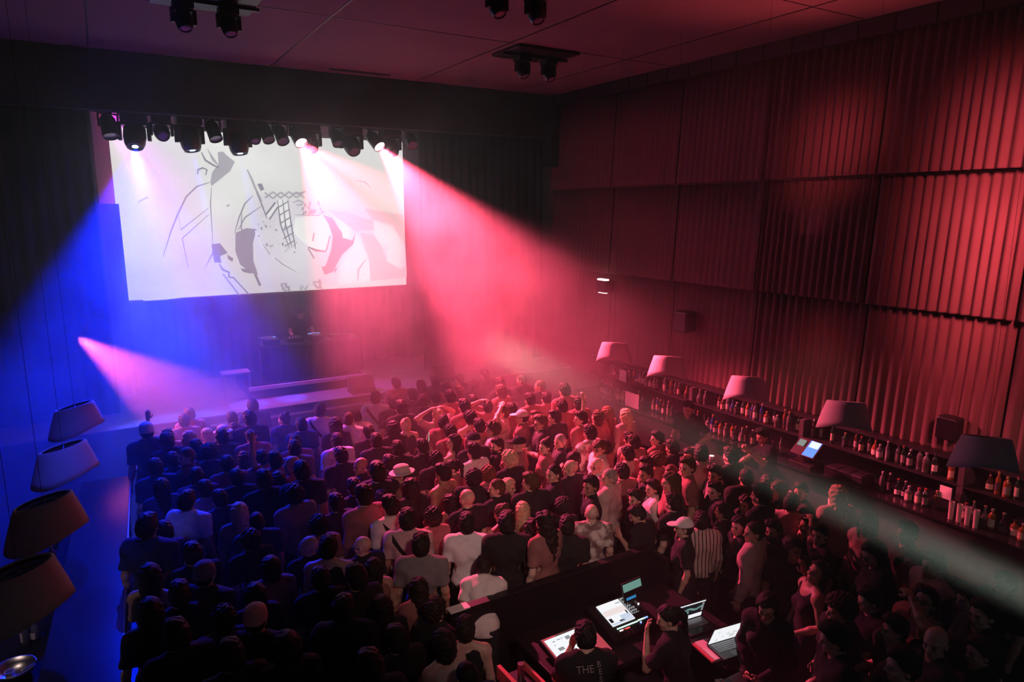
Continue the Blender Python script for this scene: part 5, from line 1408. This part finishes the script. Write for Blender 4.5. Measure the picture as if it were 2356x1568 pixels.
def blotch(nt):
    tc = nt.nodes.new('ShaderNodeTexCoord'); w = nt.nodes.new('ShaderNodeTexNoise'); w.inputs['Scale'].default_value = 9; w.inputs['Detail'].default_value = 6
    nt.links.new(tc.outputs['Object'], w.inputs['Vector']); cr = nt.nodes.new('ShaderNodeValToRGB')
    cr.color_ramp.elements[0].color = (.24,.16,.15,1); cr.color_ramp.elements[1].color = (.74,.68,.62,1); cr.color_ramp.elements[0].position = .42; cr.color_ramp.elements[1].position = .56
    nt.links.new(w.outputs['Fac'], cr.inputs['Fac']); nt.links.new(cr.outputs['Color'], nt.nodes['Principled BSDF'].inputs['Base Color'])
for lab, fn in (('striped pale shirt', stripes), ('bald person in a blotchy', blotch), ('patterned pale shirt', blotch), ('speckled pale shirt', blotch)):
    o = find(lab)
    if o:
        for ch in o.children:
            if ch.name.split('.')[0] in ('t_shirt', 'shirt'):
                ch.material_slots[0].link = 'OBJECT'; ch.material_slots[0].material = special_cloth(lab.replace(' ', '_'), fn)
# held phones and cups
def held(o, label, arm_key, side, kind):
    ra, la = POSE[kind[1]][0], POSE[kind[1]][1]; T = body_frames(kind[1])[0]
    e, w, hd, pn = [np.array((side * v[0], v[1], v[2]), float) for v in ARM[arm_key]]
    d = hd / np.linalg.norm(hd); n = pn - d * (pn @ d); n /= np.linalg.norm(n)
    p = o.matrix_world if False else None
    q = T(w + d * .10 + n * .028); s = o.scale[0]
    M4 = Matrix.Translation(o.location) @ Matrix.Rotation(o.rotation_euler[2], 4, 'Z') @ Matrix.Scale(s, 4)
    loc = M4 @ Vector(q)
    if kind[0] == 'phone':
        t = thing('phone', label, 'phone', loc, o.rotation_euler[2]); b = MB(); b.box((-.037, -.005, -.075), (.037, .005, .075)); b.build('case', M['gloss'], t, bevel=.003)
        b = MB(); b.box((-.034, -.0062, -.07), (.034, -.005, .07)); b.build('screen', emat('phone_screen', (1,.8,.8), .5) if 'phs' not in M else M['phs'], t)
    else:
        tumbler(loc.x, loc.y, loc.z - .05, label, 'cups held in the crowd', (.5,.45,.42), .035, .11, 'plastic_cup')
o = find('lifting one arm with a phone'); held(o, 'phone held up by the bare-shouldered person in the red crowd', 'phone', -1, ('phone', 'phone1'))
n = 0
for q in PEOPLE:
    if q['pose'] == 'drink' and not q.get('fill') and n < 6:
        ws_ = ' '.join(q['label'].split()[:4]) if False else q['w'][0]
        held(q['obj'], f"plastic cup held by the {q['w'][0]} person in a {q['w'][1]}, {['far left','left','middle','right of middle','right','far right'][n]} of the held cups" if False else f"plastic cup in the hand of the {q['w'][0]} person in a {q['w'][1]}", 'drink', 1, ('cup', 'drink')); n += 1
# ------------------------------------------------------------------ staff: bartenders, console operators, the performer
def staff(x, y, z, rz, h, pose, fem, hair, hc, top, tc, label, ex=(), dz=0, skin=0):
    o = make_person((x, y, z), rad(rz), h, pose, fem, hair, HAIRC[hc], top, TOPC[tc], SKIN[skin], ex, dz); return tag(o, label, 'person')
staff(8.55, 8.20, 0, 105, 1.78, 'bar_lean', False, 'short', 'd', 'tee', 'k', 'bartender in a black T-shirt leaning on the bar, facing the crowd')
staff(8.55, 6.55, 0, 60, 1.74, 'pour', False, 'short', 'd', 'tee', 'k', 'bartender in black bending over the bar with one forearm raised')
def head_at(px, py, z, pose, rz, h):
    p = at_z(px, py, z); hc = body_frames(pose)[2]((0, 0, .12)); s_ = h / 1.74; r_ = rad(rz)
    return p.x - (math.cos(r_) * hc[0] - math.sin(r_) * hc[1]) * s_, p.y - (math.sin(r_) * hc[0] + math.cos(r_) * hc[1]) * s_
op1 = staff(*head_at(1347, 1468, 1.30, 'sit_type', -22, 1.76), 0, -22, 1.76, 'sit_type', False, 'short', 'k', 'tee', 'k', 'seated console operator in a black printed T-shirt, hand to head', (), -.30)
op2 = staff(*head_at(1538, 1412, 1.36, 'sit_op2', 25, 1.70), 0, 25, 1.70, 'sit_op2', True, 'pony', 'k', 'tee', 'k', 'console operator in black with one hand at the face, by the bright touch screen', (), -.24)
staff(3.75, 15.62, 1.222, 180, 1.74, 'dj', False, 'short', 'd', 'tee', 'k', 'performer in black bent over the mixing table, dim in the smoke')
# print on the seated operator's shirt
M['print'] = mat('shirt_print', (.34,.32,.32), .8)
def text_mesh(txt, size):
    cu = bpy.data.curves.new('print', 'FONT'); cu.body = txt; cu.size = size; cu.align_x = 'CENTER'; cu.extrude = .0015
    o = bpy.data.objects.new('print', cu); C.objects.link(o); bpy.context.view_layer.update()
    me = bpy.data.meshes.new_from_object(o.evaluated_get(bpy.context.evaluated_depsgraph_get())); bpy.data.objects.remove(o); me.materials.append(M['print']); return me
T = body_frames('sit_type')[0]; Rtt = body_frames('sit_type')[1]
for txt, x, y_, z, sz in (('THE', -.045, -.135, 1.375, .085), ('B', .075, -.132, 1.415, .065), ('E', .085, -.140, 1.355, .065), ('S', .085, -.146, 1.295, .065), ('NE', .07, -.145, 1.19, .08)):
    p = T((x, y_, z)); Rb = Matrix([list(r) for r in Rtt]).to_4x4() @ Matrix.Rotation(rad(90 - (16 if z > 1.33 else 4)), 4, 'X')
    child('shirt_print', text_mesh(txt, sz), op1, None, Matrix.Translation(Vector(p)) @ Rb)
# ------------------------------------------------------------------ haze and light
hz = bpy.data.materials.new('haze'); hz.use_nodes = True; nt = hz.node_tree; nt.nodes.clear()
out = nt.nodes.new('ShaderNodeOutputMaterial'); vs = nt.nodes.new('ShaderNodeVolumeScatter'); vs.inputs['Color'].default_value = (.92,.92,.92,1); vs.inputs['Anisotropy'].default_value = .25
geo = nt.nodes.new('ShaderNodeTexCoord'); sep = nt.nodes.new('ShaderNodeSeparateXYZ'); nt.links.new(geo.outputs['Object'], sep.inputs[0])
def node(t, **k):
    n = nt.nodes.new(t)
    for a, v in k.items(): setattr(n, a, v)
    return n
def mapr(src, a, b, c, d):
    m = node('ShaderNodeMapRange'); m.interpolation_type = 'SMOOTHSTEP'
    for nme, v in zip(('From Min','From Max','To Min','To Max'), (a, b, c, d)): m.inputs[nme].default_value = v
    nt.links.new(src, m.inputs['Value']); return m.outputs['Result']
def mth(op, a, b):
    m = node('ShaderNodeMath', operation=op)
    for i, q in enumerate((a, b)):
        if isinstance(q, (int, float)): m.inputs[i].default_value = q
        else: nt.links.new(q, m.inputs[i])
    return m.outputs[0]
noi = node('ShaderNodeTexNoise'); noi.inputs['Scale'].default_value = .75; noi.inputs['Detail'].default_value = 3; noi.inputs['Roughness'].default_value = .6; nt.links.new(geo.outputs['Object'], noi.inputs['Vector'])
nf = mapr(noi.outputs['Fac'], .30, .70, .25, 1.75)
stage = mapr(sep.outputs['Y'], 8.2, 13.8, 0, 1)
low = mapr(sep.outputs['Z'], 1.0, 7.0, 1.15, .55)
dens = mth('ADD', mapr(sep.outputs['Y'], 3.5, 9.0, .004, .0115), mth('MULTIPLY', mth('MULTIPLY', stage, .12), mth('MULTIPLY', nf, low)))
left = mth('MULTIPLY', mapr(sep.outputs['X'], 2.6, .6, 0, 1), mth('MULTIPLY', mapr(sep.outputs['Z'], 3.6, 2.2, 0, 1), mapr(sep.outputs['Y'], 10.5, 12.2, 0, .10)))
dens = mth('ADD', dens, mth('MULTIPLY', left, nf))
front = mth('MULTIPLY', mapr(sep.outputs['Z'], 4.2, 3.0, 0, 1), mth('MULTIPLY', mapr(sep.outputs['X'], 1.8, 3.2, 0, 1), mapr(sep.outputs['Y'], 4.6, 1.4, 0, .035)))
dens = mth('ADD', dens, front)
pv = node('ShaderNodeVectorMath', operation='DISTANCE'); nt.links.new(geo.outputs['Object'], pv.inputs[0]); pq = ray(325, 640); pt = 13.7 / pq[1]; pv.inputs[1].default_value = (pq[0] * pt, 13.7, CAMZ + pq[2] * pt)
puff = mth('MULTIPLY', mapr(pv.outputs['Value'], 1.35, .1, 0, .22), nf)
dens = mth('ADD', dens, puff)
nt.links.new(dens, vs.inputs['Density']); nt.links.new(vs.outputs[0], out.inputs['Volume'])
b = MB(); b.box((-3.5, -2.8, -.3), (10.9, YB + .5, CEIL + .4)); h = b.build('haze', hz); tag(h, 'smoky stage haze drifting through the whole hall', 'haze', None, 'stuff')
def spot(name, loc, tgt, power, col, half, blend=.25, radius=.06):
    l = bpy.data.lights.new(name, 'SPOT'); l.energy = power; l.color = col; l.spot_size = rad(2 * half); l.spot_blend = blend; l.shadow_soft_size = radius
    o = bpy.data.objects.new(name, l); C.objects.link(o); o.location = loc
    o.rotation_euler = (Vector(tgt) - Vector(loc)).to_track_quat('-Z', 'Y').to_euler(); return o
PINK = (1, .075, .19); BLUE = (0, .014, 1)
spot('blue_wide_beam', SRC['L1'], (.45, 10.6, 1.0), 10000, BLUE, 27, .4)
spot('blue_core_beam', SRC['L1'], (.95, 12.6, 1.0), 5500, (.09, .14, 1), 16, .6)
spot('blue_thin_beam', SRC['L2'], (2.3, 13.85, 1.22), 6000, (.03, .07, 1), 4.4, .3)
spot('blue_thin_beam', SRC['L3'], (3.1, 13.9, 1.22), 5000, (.03, .07, 1), 4.0, .3)
spot('purple_wash', (.2, 15.3, 7.2), (3.2, 13.6, 1.8), 5600, (.72, .06, .85), 18, .9)
spot('pink_beam', SRC['P1'], (4.3, 8.0, 1.2), 19000, PINK, 17, .7)
spot('pink_beam', SRC['P2'], (7.2, 9.2, 1.4), 30000, (1, .075, .15), 20, .6)
spot('pink_lampshade_fill', SRC['P1'], (7.9, 6.8, 2.5), 15000, (1, .10, .18), 9, .9)  # added second spot at the left pink can, tints the right pendant shades
spot('pink_side_beam', (-.42, 14.2, 2.75), (1.3, 12.0, 1.5), 2600, (1, .12, .28), 17, .4)
spot('pink_corner_beam', (.25, 15.2, 7.1), (1.0, 15.8, 4.6), 350, PINK, 26, .6)
spot('white_beam', (2.46, -1.15, 3.62), (5.97, 8.34, 2.42), 62000, (.70,.85,.70), 2.0, 1, .05)
spot('blue_lampshade_fill', (.6, 4.2, 7.3), (-.5, 8.2, 2.4), 1100, (.035, .05, 1), 13, .9)  # added spot out of view, gives the left pendant shades their blue
spot('house_light', (.8, -1.6, 7.2), (4.3, 6.6, 1.3), 1000, (1, .58, .52), 15, 1, .25)
# red lights grazing the right curtains and the ceiling
RD = (1, .12, .17)
def oval(o, sx, sy): o.scale = (sx, sy, 1)
oval(spot('curtain_light', (6.6, 1.3, 7.1), (9.8, 4.42, 5.3), 3300, RD, 20, 1, .5), .40, 1)
oval(spot('curtain_light', (6.6, 1.3, 6.1), (9.8, 4.42, 4.1), 3600, RD, 17, 1, .5), .42, 1)
oval(spot('curtain_light', (6.6, 1.5, 5.0), (9.8, 4.42, 2.3), 1400, RD, 12, 1, .5), .5, 1)
oval(spot('curtain_light', (6.0, 2.2, 7.3), (9.8, 6.75, 5.95), 1700, RD, 8, 1, .4), .62, 1)
oval(spot('curtain_light', (6.0, 2.2, 4.6), (9.8, 6.70, 2.6), 700, RD, 9, 1, .4), .5, 1)
spot('bar_light', (-1.25, 6.9, 1.9), (-.95, 6.9, .9), 5, (1, .72, .6), 75, .6, .1)
spot('bar_light', (8.35, 3.0, 2.9), (9.7, 3.3, 1.1), 14, (1, .72, .6), 55, .8, .1)
spot('bar_light', (8.35, 6.6, 2.9), (9.7, 6.6, 1.1), 9, (1, .70, .6), 60, .8, .1)
spot('ceiling_glow', (8.4, 6.0, 4.6), (7.4, 5.5, 7.65), 330, (1, .10, .12), 50, 1, .3)
w = bpy.data.worlds.new('night'); C_s = bpy.context.scene; C_s.world = w; w.use_nodes = True
w.node_tree.nodes['Background'].inputs[0].default_value = (.5, .43, .55, 1); w.node_tree.nodes['Background'].inputs[1].default_value = .055
cam = bpy.data.cameras.new('camera'); cam.sensor_width = 36; cam.lens = 36 * FPX / 2356; cam.clip_start = .05; cam.clip_end = 200
co = bpy.data.objects.new('camera', cam); C.objects.link(co); co.location = (0, 0, CAMZ); co.rotation_euler = (PI / 2 - PITCH, 0, -YAW)
C_s.camera = co
C_s.view_settings.view_transform = 'Standard'; C_s.view_settings.look = 'None'; C_s.view_settings.exposure = 0; C_s.view_settings.gamma = 1; C_s.view_settings.use_curve_mapping = False
cy = C_s.cycles; cy.max_bounces = 4; cy.diffuse_bounces = 2; cy.glossy_bounces = 2; cy.volume_bounces = 0; cy.transmission_bounces = 2; cy.sample_clamp_indirect = 4
cy.volume_step_rate = 3.0; cy.volume_max_steps = 16
